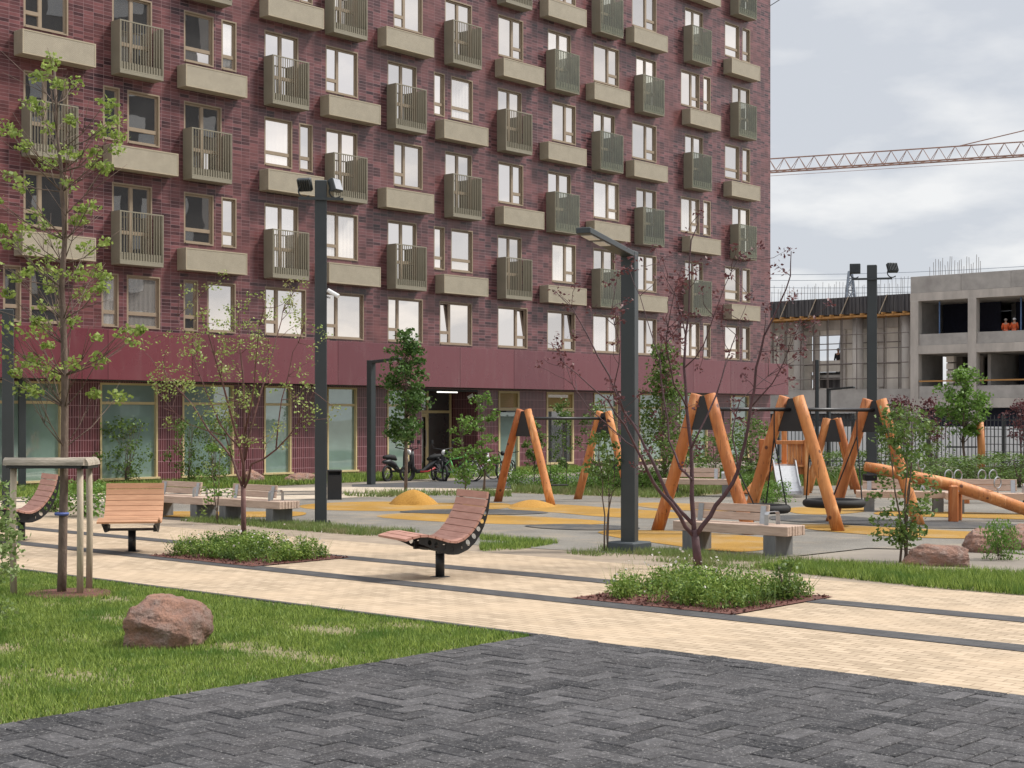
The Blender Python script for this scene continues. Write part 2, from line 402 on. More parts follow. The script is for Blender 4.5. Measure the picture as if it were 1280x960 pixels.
M['sand'] = tilemat('sand_pavers', .22, .11, (.50, .39, .275), (.365, .28, .19), (.20, .14, .085), off=.5, mort=.006, rough=.85, c3=(.52, .395, .27), bmp=.35, floor=VROT, vary=.22, nsc=.6)
M['stripe'] = tilemat('dark_stripe_pavers', .22, .11, (.05, .048, .05), (.075, .072, .072), (.02, .02, .02), off=.5, mort=.004, rough=.8, bmp=.3, floor=VROT, vary=.35, nsc=.6)
M['pale'] = tilemat('pale_pavers', .4, .2, (.56, .48, .38), (.48, .40, .31), (.36, .30, .22), off=.5, mort=.006, rough=.85, floor=VROT, vary=.3, nsc=.3, bmp=.1)
M['asphalt'] = simple('asphalt', (.085, .085, .088), (.06, .06, .062), rough=.9, scale=1.5, bmp=.3, bscale=60)
def rubbermat(name, c1, c2, dust):
    m, nt, b = newmat(name); co = objco(nt)
    c = mixc(nt, ramp(nt, noise(nt, co, 55, 3, .8), .35, .65), c1, c2)
    lo = mixc(nt, ramp(nt, noise(nt, co, .55, 6, .65), .3, .7), (.78,)*3, (1.18,)*3); c = mixc(nt, 1.0, c, lo, 'MULTIPLY')
    c = mixc(nt, ramp(nt, noise(nt, co, .8, 7, .7), .5, .78), c, dust)
    c = mixc(nt, ramp(nt, noise(nt, co, 4.5, 6, .75), .62, .72), c, tuple(x*.6 for x in c2))
    nt.links.new(c, b.inputs['Base Color']); b.inputs['Roughness'].default_value = .95; b.inputs['Specular IOR Level'].default_value = .2
    bump(nt, b, noise(nt, co, 70, 4, .8), .6, .02); return m
M['greyrub'] = rubbermat('grey_rubber_crumb', (.27, .25, .215), (.15, .142, .13), (.33, .27, .20))
M['darkrub'] = rubbermat('dark_grey_rubber_crumb', (.105, .105, .105), (.06, .06, .062), (.22, .19, .15))
M['yelrub'] = rubbermat('yellow_rubber_surface', (.43, .25, .06), (.29, .165, .04), (.35, .27, .17))
sheet('ground', [(-3000, -300, 0), (3000, -300, 0), (3000, 4000, 0), (-3000, 4000, 0)], 0, M['ground'])
sheet('paved_square', [PV(-22, 8.9), PV(10.4, 8.9), PV(10.4, -26), PV(-22, -26)], .010, M['joint'])
def paver_blocks():
    mb = MB(); w = .17; nv, npp = 88, 72
    for i in range(-2, nv):
        for j in range(-2, npp):
            m = (i-j) % 4
            if m not in (0, 3): continue
            a0, b0 = i*w, j*w
            a1, b1 = (a0+2*w, b0+w) if m == 0 else (a0+w, b0+2*w)
            v1, p1 = min(8.88, 8.88-a0), min(10.38, 10.38-b0); v0, p0 = 8.88-a1, 10.38-b1
            if v1-v0 < .05 or p1-p0 < .05: continue
            g_ = .0055; h = .028+RNG.gauss(0, .0014); tl = (RNG.gauss(0, .0011), RNG.gauss(0, .0011)); c = .006
            o = [(p0+g_, v0+g_), (p1-g_, v0+g_), (p1-g_, v1-g_), (p0+g_, v1-g_)]
            n_ = [(p0+g_+c, v0+g_+c), (p1-g_-c, v0+g_+c), (p1-g_-c, v1-g_-c), (p0+g_+c, v1-g_-c)]
            hz = [h+tl[0]*sx+tl[1]*sy for sx, sy in ((-1, -1), (1, -1), (1, 1), (-1, 1))]
            vs = [PV(p, v, .012) for p, v in o]+[PV(p, v, z-.005) for (p, v), z in zip(o, hz)]+[PV(p, v, z) for (p, v), z in zip(n_, hz)]
            mb.add(vs, [(0, 1, 5, 4), (1, 2, 6, 5), (2, 3, 7, 6), (3, 0, 4, 7), (4, 5, 9, 8), (5, 6, 10, 9), (6, 7, 11, 10), (7, 4, 8, 11), (8, 9, 10, 11)])
    o = mb.build('paved_square', M['block']); tag(o, kind='structure')
def blockmat():
    m, nt, b = newmat('dark_paver_block'); co = objco(nt); geo = node(nt, 'ShaderNodeNewGeometry')
    c = mixc(nt, geo.outputs['Random Per Island'], (.026, .026, .029), (.105, .101, .104))
    c = mixc(nt, ramp(nt, noise(nt, co, 1.1, 5, .65), .45, .72), c, (.072, .068, .070))
    lo = mixc(nt, ramp(nt, noise(nt, co, 9, 6, .7), .3, .7), (.62,)*3, (1.35,)*3); c = mixc(nt, 1.0, c, lo, 'MULTIPLY')
    c = mixc(nt, ramp(nt, noise(nt, co, 42, 4, .85), .55, .68), c, (.32, .31, .30))
    c = mixc(nt, ramp(nt, noise(nt, co, 110, 3, .8), .42, .30), c, (.015, .015, .016))
    c = mixc(nt, ramp(nt, noise(nt, co, 5.5, 8, .78), .69, .75), c, (.33, .31, .30))
    nt.links.new(c, b.inputs['Base Color']); b.inputs['Roughness'].default_value = .85; b.inputs['Specular IOR Level'].default_value = .25
    bump(nt, b, noise(nt, co, 60, 6, .8), .7, .012); return m
M['block'] = blockmat()
paver_blocks()
sheet('lawn_ground', [PV(-4, 8.9), PV(10.33, 8.9), PV(10.33, 32), PV(-4, 32)], .012, M['lawn'])
sheet('sand_path', [PV(10.4, -26), PV(16.3, -26), PV(16.3, 45), PV(10.4, 45)], .012, M['sand'])
for p0, w in ((12.38, .37), (14.16, .37)):
    sheet('path_stripe', [PV(p0, -26), PV(p0+w, -26), PV(p0+w, 45), PV(p0, 45)], .018, M['stripe'])
k = MB()                                                   # thin edging between lawn and paving
for a, b in ((PV(10.33, 8.9), PV(10.33, 32)),): k.bar(a+Vector((0, 0, .005)), b+Vector((0, 0, .005)), .07, .05)
tag(k.build('kerb', M['stripe']), kind='structure')
sheet('verge', [PV(16.3, -26), PV(18.9, -26), PV(18.9, 20), PV(18.0, 45), PV(16.3, 45)], .008, M['soil'])

def px(*pp): return [G(x, y) for x, y in pp]
def smooth_poly(pts, it=2):
    for _ in range(it):
        o = []
        for i in range(len(pts)):
            a, b = pts[i], pts[(i+1) % len(pts)]; o += [a*.75+b*.25, a*.25+b*.75]
        pts = o
    return pts
sheet('playground_surface', px((150, 646), (400, 662), (560, 680), (760, 692), (960, 700), (1085, 686), (1240, 690), (1500, 712), (1500, 606), (1250, 604), (1010, 606), (640, 614), (420, 624), (100, 628)), .014, M['greyrub'])
for pp in (((370, 631), (470, 627), (560, 630), (640, 629), (640, 637), (560, 639), (470, 640), (380, 638)),
           ((455, 646), (520, 641), (660, 646), (760, 652), (760, 657), (640, 657), (520, 652)),
           ((640, 629), (700, 631), (780, 637), (850, 641), (860, 650), (760, 648), (690, 641), (630, 638)),
           ((800, 628), (900, 632), (960, 634), (960, 640), (860, 640), (790, 634)),
           ((740, 664), (830, 664), (900, 668), (985, 676), (960, 690), (900, 692), (820, 680), (760, 672)),
           ((985, 634), (1080, 634), (1090, 640), (1040, 645), (985, 643)),
           ((1000, 655), (1080, 659), (1180, 664), (1255, 668), (1240, 675), (1150, 674), (1060, 668), (1000, 662)),
           ((1090, 640), (1200, 641), (1320, 645), (1320, 652), (1200, 648), (1095, 646)),
           ((185, 640), (300, 641), (385, 640), (380, 647), (300, 648), (190, 648))):
    yz = globals().get('yz', .0165)+.0007; sheet('yellow_surface', smooth_poly(px(*pp)), yz, M['yelrub'])
for pp in (((480, 641), (560, 637), (640, 638), (700, 642), (640, 645), (560, 644)),
           ((960, 645), (1060, 646), (1120, 652), (1280, 656), (1280, 662), (1150, 662), (1050, 656), (960, 652)),
           ((640, 658), (720, 656), (800, 660), (800, 664), (700, 664))):
    yz += .0007; sheet('dark_surface', smooth_poly(px(*pp)), yz+.001, M['darkrub'])
sheet('far_path', px((-300, 625), (150, 613), (440, 609), (640, 612), (640, 616.5), (420, 623), (100, 632), (-300, 650)), .010, M['pale'])
for dy in (0, 4):
    sheet('far_path_stripe', px((-200, 630+dy*1.2), (150, 618.5+dy), (420, 613.5+dy), (420, 614.3+dy), (150, 619.6+dy), (-200, 631.5+dy*1.2)), .015, M['stripe'])
sheet('asphalt_road', px((440, 606), (600, 600), (820, 590), (1010, 583), (1010, 596), (840, 607), (640, 612), (440, 609)), .010, M['asphalt'])

# ------------------------------------------------------------------ apartment building
P0 = Vector((-10.97, 45.5, 0))
bld = thing('apartment_building', 'tall dark red tiled apartment block with beige boxes and balconies on every storey', 'building', P0, ANG)
TOPS = {2: 6.32, 3: 9.05, 4: 11.88, 5: 14.70, 6: 17.52, 7: 20.34, 8: 23.16}
# column: parity of floors with box, door, balcony, box, windows on box floors, windows on floor 2
CS = [
 (1, (-4.31, -2.88), (-4.38, -2.84), (-4.62, -2.26), [(-4.31, -2.88, 'nl', .38)], [(-4.94, -4.38, 'w', 0), (-4.12, -3.02, 'w', 0)]),
 (0, (-1.41, 0), (-1.45, .05), (-1.73, .63), [(-1.72, -1.14, 'w', 0), (-.88, .28, 'w', 0)], [(-1.77, -1.18, 'w', 0), (-.90, .30, 'w', 0)]),
 (1, (1.17, 2.62), (1.13, 2.67), (.90, 3.27), [(1.17, 2.31, 'w', 0), (2.61, 3.21, 'w', 0)], [(1.16, 1.71, 'w', 0), (2.06, 3.18, 'p', 0)]),
 (0, (4.34, 5.78), (4.31, 5.85), (4.12, 6.50), [(4.34, 5.52, 'w', 0), (5.82, 6.41, 'w', 0)], [(4.36, 6.12, 'nl', .30)]),
 (1, (6.98, 8.44), (6.94, 8.47), (6.72, 9.10), [(6.98, 8.46, 'nl', .38)], [(6.98, 8.74, 'nl', .30)]),
 (0, (9.87, 11.33), (9.83, 11.37), (9.37, 11.74), [(10.17, 11.63, 'nl', .38)], [(9.88, 11.64, 'nl', .30)]),
 (1, (12.78, 14.24), (12.74, 14.30), (12.26, 14.64), [(12.20, 12.78, 'w', 0), (13.10, 14.29, 'w', 0)], [(12.50, 14.25, 'no', .32)]),
 (0, (15.67, 17.08), (15.63, 17.17), (15.50, 17.88), [(15.70, 17.17, 'nr', .60)], [(15.68, 17.42, 'no2', .66)]),
 (1, (18.64, 20.11), (18.54, 20.08), (18.13, 20.53), [(18.90, 20.42, 'nr', .60)], [(18.61, 20.38, 'no2', .62)]),
 (0, (21.54, 23.02), (21.44, 23.0), (21.04, 23.45), [(21.56, 23.30, 'nr', .60)], [(21.52, 23.32, 'nr', .60)]),
 (1, (24.47, 25.95), (24.36, 25.95), (23.73, 26.14), [(24.19, 25.96, 'nr', .60)], [(24.19, 25.96, 'nr', .60)]),
 (0, (28.08, 29.52), (27.98, 29.54), (27.84, 30.25), [(27.77, 29.24, 'nr', .60), (29.52, 30.12, 'w', 0)], [(27.77, 29.24, 'nr', .6), (29.52, 30.12, 'w', 0)]),
 (1, (31.87, 33.40), (31.72, 33.36), (31.14, 33.55), [(31.27, 32.50, 'w', 0), (32.74, 33.42, 'w', 0)], [(31.27, 32.50, 'w', 0), (32.74, 33.42, 'w', 0)]),
]
openings = []       # (t0,t1,z0,z1)
def zmax(t):
    q = P0+U*t; return 2+HY*q.y/F
YD = .11            # pane depth
def make_window(t0, t1, z0, z1, style, frac, name='window'):
    openings.append((t0, t1, z0, z1))
    f = MB(); th = .045
    f.box(t0, t0+th, .001, YD+.06, z0, z1); f.box(t1-th, t1, .001, YD+.06, z0, z1)
    f.box(t0+th, t1-th, .001, YD+.06, z1-th, z1); f.box(t0+th, t1-th, -.03, YD+.06, z0, z0+.04)
    a, b, c, d = t0+th, t1-th, z0+.04, z1-th
    fw = .055; y0, y1 = YD-.05, YD+.03
    lights = []
    def light(x0, x1, w0, w1, tilt=0):
        f.box(x0, x0+fw, y0, y1, w0, w1); f.box(x1-fw, x1, y0, y1, w0, w1)
        f.box(x0+fw, x1-fw, y0, y1, w1-fw, w1); f.box(x0+fw, x1-fw, y0, y1, w0, w0+fw)
        lights.append((x0+fw, x1-fw, w0+fw, w1-fw, tilt))
    tr = c+(d-c)*.27
    if style == 'w': light(a, b, c, tr); light(a, b, tr, d)
    elif style == 'p': light(a, b, c, d)
    elif style in ('nl', 'no'):
        m = a+(b-a)*frac; light(a, m, c, tr); light(a, m, tr, d, .09 if style == 'no' else 0); light(m, b, c, d)
    elif style in ('nr', 'no2'):
        m = a+(b-a)*frac; light(a, m, c, d); light(m, b, c, tr); light(m, b, tr, d, .09 if style == 'no2' else 0)
    elif style == 'door':
        m = (a+b)/2; tr = c+(d-c)*.36
        for x0, x1 in ((a, m), (m, b)): light(x0, x1, c, tr); light(x0, x1, tr, d)
    w = f.build(name, M['frame'], bld)
    g = MB()
    for x0, x1, w0, w1, tilt in lights:
        e = RNG.uniform(-.006, .006); e2 = RNG.uniform(-.004, .004)
        yb, yt = YD-.01, YD-.01+tilt
        g.add([(x0, yb-e, w0), (x1, yb+e, w0), (x1, yt+e+e2, w1), (x0, yt-e+e2, w1)], [(0, 1, 2, 3)])
    g.build('pane', M['pane'], w)
    return w
PRJ = .47
def slab_box(mb, t0, t1, z0, z1):
    mb.bbox(t0, t1, -PRJ, -.004, z0, z1, .01)
bal_proto = {}
def make_balcony(t0, t1, top, glazed):
    key = glazed
    zb, zt = top-2.48, top-.89
    if key in bal_proto:
        src, st0, stop = bal_proto[key]
        r = src.copy(); COL.objects.link(r); r.location = (t0-st0, 0, top-stop); r.scale = (1, 1, 1)
        for ch in src.children:
            c = ch.copy(); COL.objects.link(c); c.parent = r
        return
    s = MB()                                       # floor and side walls, folded from one sheet
    s.bbox(t0, t1, -PRJ, -.004, zb, zb+.10, .008)
    s.box(t0, t0+.03, -PRJ, -.004, zb+.10, zt); s.box(t1-.03, t1, -PRJ, -.004, zb+.10, zt)
    o = s.build('balcony', M['balcony'], bld)
    r = MB(); n = 10 if glazed else 16
    r.box(t0+.03, t1-.03, -PRJ, -PRJ+.035, zt-.035, zt-.001); r.box(t0+.031, t1-.031, -PRJ+.002, -PRJ+.03, zb+.101, zb+.14)
    for i in range(n):
        x = t0+.055+(t1-t0-.11)*i/(n-1); r.box(x-.008, x+.008, -PRJ+.003, -PRJ+.028, zb+.141, zt-.036)
    r.box(t0+.032, t1-.032, -PRJ+.03, -PRJ+.04, zb+.102, zb+.36)
    r.build('railing', M['balcony'], o)
    if glazed:
        g = MB(); g.box(t0+.032, t1-.032, -PRJ-.014, -PRJ-.004, zb+.05, zt-.01); g.build('glass_panel', M['balc_glass'], o)
    bal_proto[key] = (o, t0, top)
for par, door, bal, box, wins, w2 in CS:
    for t0, t1, st, fr in w2: make_window(t0, t1, TOPS[2]-1.6, TOPS[2], st, fr)
    for n in range(3, 9):
        top = TOPS[n]
        if top-2.5 > zmax(bal[0])+.3: continue
        if n % 2 == par:
            for t0, t1, st, fr in wins: make_window(t0, t1, top-1.6, top, st, fr)
            b = MB(); b.bbox(box[0], box[1], -PRJ, -.004, top-2.48, top-1.79, .012)
            o = b.build('air_conditioner_box', M['beige_box'], bld)
            e = MB()
            for z in (top-2.478, top-1.83): e.box(box[0]+.004, box[1]-.004, -PRJ-.008, -PRJ-.001, z, z+.037)
            for x in (box[0]+.004, box[1]-.041): e.box(x, x+.037, -PRJ-.007, -PRJ-.001, top-2.44, top-1.831)
            e.build('rim', M['beige'], o)
        else:
            make_window(door[0], door[1], top-2.3, top, 'door', 0, 'balcony_door')
            make_balcony(bal[0], bal[0]+1.54, top, bal[0] > 18)
# ground floor openings
def T(x):
    kx = (x-CX)/F; return (kx*P0.y-P0.x)/(U.x-kx*U.y)
SH = [(-6.0, T(77)), (T(125), T(197)), (T(228), T(292)), (T(330), T(364)), (T(409), T(446)), (T(484), T(511)),
      (T(742), T(772)), (T(799), T(829)), (T(850), T(884)), (T(913), T(936))]
for t0, t1 in SH:
    z0, z1 = .16, 3.06; openings.append((t0, t1, z0, z1))
    f = MB(); th = .06
    f.box(t0, t0+th, -.02, .22, z0+.06, z1); f.box(t1-th, t1, -.02, .22, z0+.06, z1); f.box(t0+th, t1-th, -.02, .22, z1-th, z1)
    f.box(t0-.06, t1+.06, -.07, .22, z0, z0+.06); f.box(t0+th, t1-th, .02, .12, 2.42, 2.50)
    o = f.build('shop_window', M['shopframe'], bld)
    g = MB(); g.add([(t0+th, .08, z0+.06), (t1-th, .08, z0+.06), (t1-th, .08, 2.42), (t0+th, .08, 2.42)], [(0, 1, 2, 3)])
    g.add([(t0+th, .08, 2.5), (t1-th, .08, 2.5), (t1-th, .08, z1-th), (t0+th, .08, z1-th)], [(0, 1, 2, 3)])
    g.build('pane', M['shop_glass'], o)
# service door and louvred bays
for t0, t1, isdoor in ((T(623), T(649), 1), (T(683), T(717), 0)):
    z0, z1 = (.02, 3.06) if isdoor else (.16, 3.06)
    openings.append((t0, t1, z0, z1)); th = .09
    f = MB(); f.box(t0, t0+th, -.02, .22, z0, z1); f.box(t1-th, t1, -.02, .22, z0, z1); f.box(t0+th, t1-th, -.02, .22, z1-th, z1)
    f.box(t0+th, t1-th, -.02, .22, 2.28, 2.42); f.box(t0+th, t1-th, -.03, .22, z0, z0+.08)
    o = f.build('shop_door' if isdoor else 'louvred_window', M['shopframe'], bld)
    g = MB()
    for i in range(14):
        z = 2.44+i*.038; g.box(t0+th, t1-th, .03, .07, z, z+.03)
    g.build('louvre', M['louvre'], o)
    g = MB(); g.box(t0+th, t1-th, .06, .08, z0+.08, 2.28); g.build('pane', M['shop_glass'] if isdoor else M['door_glass'], o)
    if isdoor:
        g = MB(); g.box(t0-.1, t1+.1, -.5, -.003, 2.24, 2.30); g.build('awning', M['black'], bld)
# entrance recess
e0, e1, ed = T(527), T(597), 1.42
openings.append((e0, e1, .01, 3.08))
rc = MB()
rc.add([(e1, 0, .01), (e1, ed, .01), (e1, ed, 3.08), (e1, 0, 3.08)], [(0, 1, 2, 3)])
rc.add([(e0, 0, .01), (e0, ed, .01), (e0, ed, 3.08), (e0, 0, 3.08)], [(3, 2, 1, 0)])
rc.add([(e0, ed, .01), (e1, ed, .01), (e1, ed, 3.08), (e0, ed, 3.08)], [(0, 1, 2, 3)])
rc.build('entrance_recess', M['tile_low'], bld)
rc = MB(); rc.box(e0+.002, e1-.002, .002, ed-.002, 3.0, 3.075); rc.build('entrance_ceiling', M['black'], bld)
d = MB(); a, b = e0+.25, e1-.06
for x in (a, a+1.35, b-.07): d.box(x, x+.08, ed-.1, ed-.003, .03, 2.99)
d.box(a+.08, b-.07, ed-.101, ed-.004, 2.2, 2.3); d.box(a+.08, a+1.35, ed-.12, ed-.02, 2.05, 2.19); d.box(a+1.25, a+1.35, ed-.13, ed-.1, .05, 2.05); d.box(a+.08, a+.18, ed-.13, ed-.1, .05, 2.05)
ent = d.build('entrance_door', M['shopframe'], bld)
d = MB(); d.box(a+.08, a+1.35, ed-.06, ed-.05, .03, 2.98); d.box(a+1.43, b-.07, ed-.06, ed-.05, .03, 2.98); d.build('pane', M['door_glass'], ent)
d = MB(); d.tube([(a+1.2, ed-.14, .9), (a+1.2, ed-.2, 1.0), (a+1.2, ed-.2, 1.5), (a+1.2, ed-.14, 1.6)], .015, 6); d.build('handle', M['steel'], ent)
lm, nt, b_ = newmat('lit_strip'); b_.inputs['Emission Color'].default_value = (1, .97, .9, 1); b_.inputs['Emission Strength'].default_value = 1.6
nt.links.new(mixc(nt, noise(nt, objco(nt), 3), (.8, .8, .8), (.75, .75, .75)), b_.inputs['Base Color'])
d = MB(); d.box(e0+1.15, e0+2.2, .3, .36, 2.955, 2.998); d.build('ceiling_light', lm, bld)
d = MB(); d.bar((e1-.28, .25, 2.78), (e1-.12, .12, 2.9), .1); d.bar((e1-.14, .2, 2.86), (e1-.02, .25, 2.95), .03); d.build('security_camera', M['white'], bld)
# walls with holes
def wall_with_holes(x0, x1, z0, z1, holes):
    xs = sorted({x0, x1, *[h[0] for h in holes], *[h[1] for h in holes]}); zs = sorted({z0, z1, *[h[2] for h in holes], *[h[3] for h in holes]})
    mb = MB()
    for j in range(len(zs)-1):
        za, zb = zs[j], zs[j+1]; zc = (za+zb)/2; run = None
        act = [h for h in holes if h[2] < zc < h[3]]
        for i in range(len(xs)-1):
            xc = (xs[i]+xs[i+1])/2; hole = any(h[0] < xc < h[1] for h in act)
            if not hole and run is None: run = xs[i]
            if run is not None and (hole or i == len(xs)-2):
                e = xs[i] if hole else xs[i+1]
                mb.add([(run, 0, za), (e, 0, za), (e, 0, zb), (run, 0, zb)], [(0, 1, 2, 3)]); run = None
    return mb
T0, T1, ZT = -14.0, 35.2, 33.0
CB, CT = 3.12, 4.58
up = wall_with_holes(T0, T1, CT-.02, ZT, [(a, b, max(c, CT), d) for a, b, c, d in openings if d > CT])
up.add([(T1, 0, CT-.02), (T1, 16, CT-.02), (T1, 16, ZT), (T1, 0, ZT)], [(0, 1, 2, 3)])
up.add([(T0, 0, ZT), (T1, 0, ZT), (T1, 16, ZT), (T0, 16, ZT)], [(0, 1, 2, 3)])
up.add([(T0, 16, 0), (T1, 16, 0), (T1, 16, ZT), (T0, 16, ZT)], [(3, 2, 1, 0)])
up.build('wall', M['tile'], bld)
lo = wall_with_holes(T0, T1, 0, CB+.02, [h for h in openings if h[3] < CB])
lo.add([(T1, 0, 0), (T1, 16, 0), (T1, 16, CB), (T1, 0, CB)], [(0, 1, 2, 3)])
lo.build('ground_floor_wall', M['tile_low'], bld)
bd = MB(); x = T0; edges = [T0]
while x < T1-.01:
    nx = min(x+2.95, T1); 
    bd.bbox(x+.006, nx-.006, -1.0, -.96, CB, CT, .004); edges.append(nx); x = nx
bd.box(T0, T1-.01, -.958, .0-.002, CB+.01, CB+.05); bd.box(T0, T1-.01, -.958, -.002, CT-.06, CT-.012)
bd.box(T0, T1-.012, -.957, -.93, CB+.051, CT-.061); bd.box(T1-.04, T1, -.955, 1.0, CB, CT)
bd.build('cornice', M['band'], bld)
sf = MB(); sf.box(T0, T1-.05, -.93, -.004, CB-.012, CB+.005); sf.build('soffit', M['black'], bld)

# neighbouring block to the right, seen only in the window reflections
nb = thing('neighbour_building', 'dark grey apartment block standing to the right of the square', 'building', (60, 40.4, 0), 0)
g = MB(); g.box(0, 16, -75, 0, 0, 42); g.build('wall', simple('dark_grey_render', (.05, .052, .055), (.038, .04, .043), rough=.9, scale=.4), nb)
g = MB()
for i in range(13):
    for j in range(24): g.box(-.06, -.01, -74+j*3.1, -74+j*3.1+1.5, 2+i*3.1, 3.6+i*3.1)
g.build('glazing', M['door_glass'], nb); nb.children[1]['kind'] = 'stuff'

# ------------------------------------------------------------------ lounge seats
PROF = [(-.66, .505), (-.55, .535), (-.43, .555), (-.30, .54), (-.15, .495), (-.04, .465), (.08, .47), (.21, .55), (.34, .71), (.44, .91), (.475, 1.09)]
def resample(pts, n, frac0=0, frac1=1):
    pts = [Vector((a, 0, b)) for a, b in pts]
    fine = []
    for i in range(len(pts)-1):            # catmull-rom
        p0, p1, p2, p3 = pts[max(i-1, 0)], pts[i], pts[i+1], pts[min(i+2, len(pts)-1)]
        for q in range(8):
            t = q/8; fine.append(.5*((2*p1)+(p2-p0)*t+(2*p0-5*p1+4*p2-p3)*t*t+(3*p1-p0-3*p2+p3)*t**3))
    fine.append(pts[-1]); acc = [0]
    for i in range(1, len(fine)): acc.append(acc[-1]+(fine[i]-fine[i-1]).length)
    out = []
    for k in range(n):
        s = acc[-1]*(frac0+(frac1-frac0)*k/(n-1)); i = max(j for j in range(len(acc)) if acc[j] <= s+1e-9); i = min(i, len(fine)-2)
        f = (s-acc[i])/max(acc[i+1]-acc[i], 1e-9); out.append(fine[i].lerp(fine[i+1], f))
    return out
def make_lounge(label, loc, rz, mat):
    t = thing('lounge_seat', label, 'lounge seat', loc, rz, 'slatted lounge seats along the sand path'); W = .86
    n = 15; ends = resample(PROF, n+1); s = MB()
    for i in range(n):
        a, b = ends[i], ends[i+1]; d = (b-a).normalized(); nn = Vector((-d.z, 0, d.x)); a = a+d*.006; b = b-d*.006
        vs = [q+Vector((0, y, 0))+nn*h for h in (0, .03) for y in (-W/2, W/2) for q in (a, b)]
        s.add(vs, [(0, 1, 3, 2), (4, 6, 7, 5), (0, 4, 5, 1), (2, 3, 7, 6), (0, 2, 6, 4), (1, 5, 7, 3)])
    s.build('seat', mat, t)
    m = 13; ax = resample(PROF, m+1, .14, .985)
    for y in (-W/2+.05, W/2-.05):
        r = MB(); th = .012
        for i in range(m):
            def base(u):
                u = min(max(u, 0), m); k = min(int(u), m-1); f = u-k
                q = ax[k].lerp(ax[k+1], f); a_, b_ = ax[max(k-1, 0)], ax[min(k+2, m)]; d = (b_-a_).normalized()
                return q, Vector((-d.z, 0, d.x))
            dep = .045+.10*math.sin(math.pi*min(1, (i+.9)/m)**.8)
            dep2 = .045+.10*math.sin(math.pi*min(1, (i+1.9)/m)**.8)
            def pt(u, w):
                q, nn = base(i+u); dd = dep+(dep2-dep)*u; return q-nn*(dd*(1-w)+.002)
            K = 16; out = []; inn = []
            for j in range(K):
                an = 2*math.pi*j/K; cx_, cy_ = math.cos(an), math.sin(an); mx_ = max(abs(cx_), abs(cy_))
                out.append((.5+.5*cx_/mx_, .5+.5*cy_/mx_)); rr = .30 if 1 <= i <= m-3 else .05
                inn.append((.5+rr*cx_*.95, .5+rr*cy_))
            vs = []
            for yy in (y-th/2, y+th/2):
                vs += [pt(*q)+Vector((0, yy, 0)) for q in out]+[pt(*q)+Vector((0, yy, 0)) for q in inn]
            fs = []
            for j in range(K):
                j2 = (j+1) % K
                fs += [(j, j2, K+j2, K+j), (2*K+j2, 2*K+j, 3*K+j, 3*K+j2), (j2, j, 2*K+j, 2*K+j2), (K+j, K+j2, 3*K+j2, 3*K+j)]
            r.add(vs, fs)
        r.build('side_rail', M['black'], t)
    g = MB(); g.lathe([(.058, .008), (.058, .36)], 20); g.build('post', M['black'], t, True)
    g = MB(); g.lathe([(.13, 0), (.13, .012), (.06, .016)], 20); g.build('base_plate', M['black'], t)
    g = MB(); g.box(-.16, .16, -.33, .33, .355, .375); g.box(-.2, .12, -.38, -.33, .34, .44); g.box(-.2, .12, .33, .38, .34, .44); g.build('bracket', M['black'], t)
    return t
lg = make_lounge('reddish slatted lounge seat seen side on in the middle of the path', G(550, 722), R(27.8), M['slat'])
lg2 = make_lounge('orange slatted lounge seat facing the viewer beside the left planting bed', G(165, 690), R(98), M['slat2']); lg2.scale = (1, 1, .93)
dup(lg, G(27, 676), R(33), 'slatted lounge seat half hidden behind the wooden tree guard')

# ------------------------------------------------------------------ benches
def make_bench(label, loc, rz):
    t = thing('timber_bench', label, 'bench', loc, rz, 'timber benches round the playground')
    s = MB(); nb_ = 7; w = .5/nb_
    for i in range(nb_):
        y = -.25+i*w; s.bbox(-1+RNG.uniform(-.006, .006), 1+RNG.uniform(-.006, .006), y+.004, y+w-.004, .31, .45, .006)
    s.build('seat', M['benchwood'], t)
    b = MB(); lean = Matrix.Translation((0, .10, .46)) @ Matrix.Rotation(R(-10), 4, 'X')
    b.bbox(-.86, .46, -.02, .025, .03, .145, .006, lean); b.bbox(-.86, .46, -.02, .025, .155, .27, .006, lean); b.build('backrest', M['benchwood'], t)
    for x in (-.72, .38):
        g = MB(); g.box(x-.045, x+.045, -.03, -.022, -.02, .25, lean); g.build('bracket', M['steel'], t)
    g = MB(); x = .6
    pts = [(x, -.16, .451), (x, -.155, .60), (x, -.12, .64), (x, .12, .64), (x, .155, .60), (x, .16, .451)]
    for a, c in zip(pts, pts[1:]):
        a, c = Vector(a), Vector(c); g.bar(a, c+(c-a).normalized()*.003, .07, .008)
    g.build('armrest', M['steel'], t)
    for x in (-.725, .695):
        g = MB(); g.bbox(x-.105, x+.105, -.24, .24, 0, .309, .008); g.build('leg', M['leg'], t)
    return t
BR = math.atan2(N.y, N.x)
bench = make_bench('timber bench with concrete legs behind the purple tree, nearest of the benches', (3.345, 22.15, 0), BR)
dup(bench, (-4.90, 28.55, 0), BR, 'timber bench beside the tall floodlight pole, right one of the pair')
dup(bench, (-6.62, 29.95, 0), BR, 'timber bench behind the orange lounge seat, left one of the pair')
dup(bench, G(877, 621)+Vector((0, .2, 0)), R(-18), 'small distant timber bench seen between the legs of the front log swing')
dup(bench, G(1130, 640), R(-12), 'timber bench behind the seesaw, left of its pivot post')
dup(bench, G(1243, 643), R(-12), 'timber bench behind the low end of the seesaw')

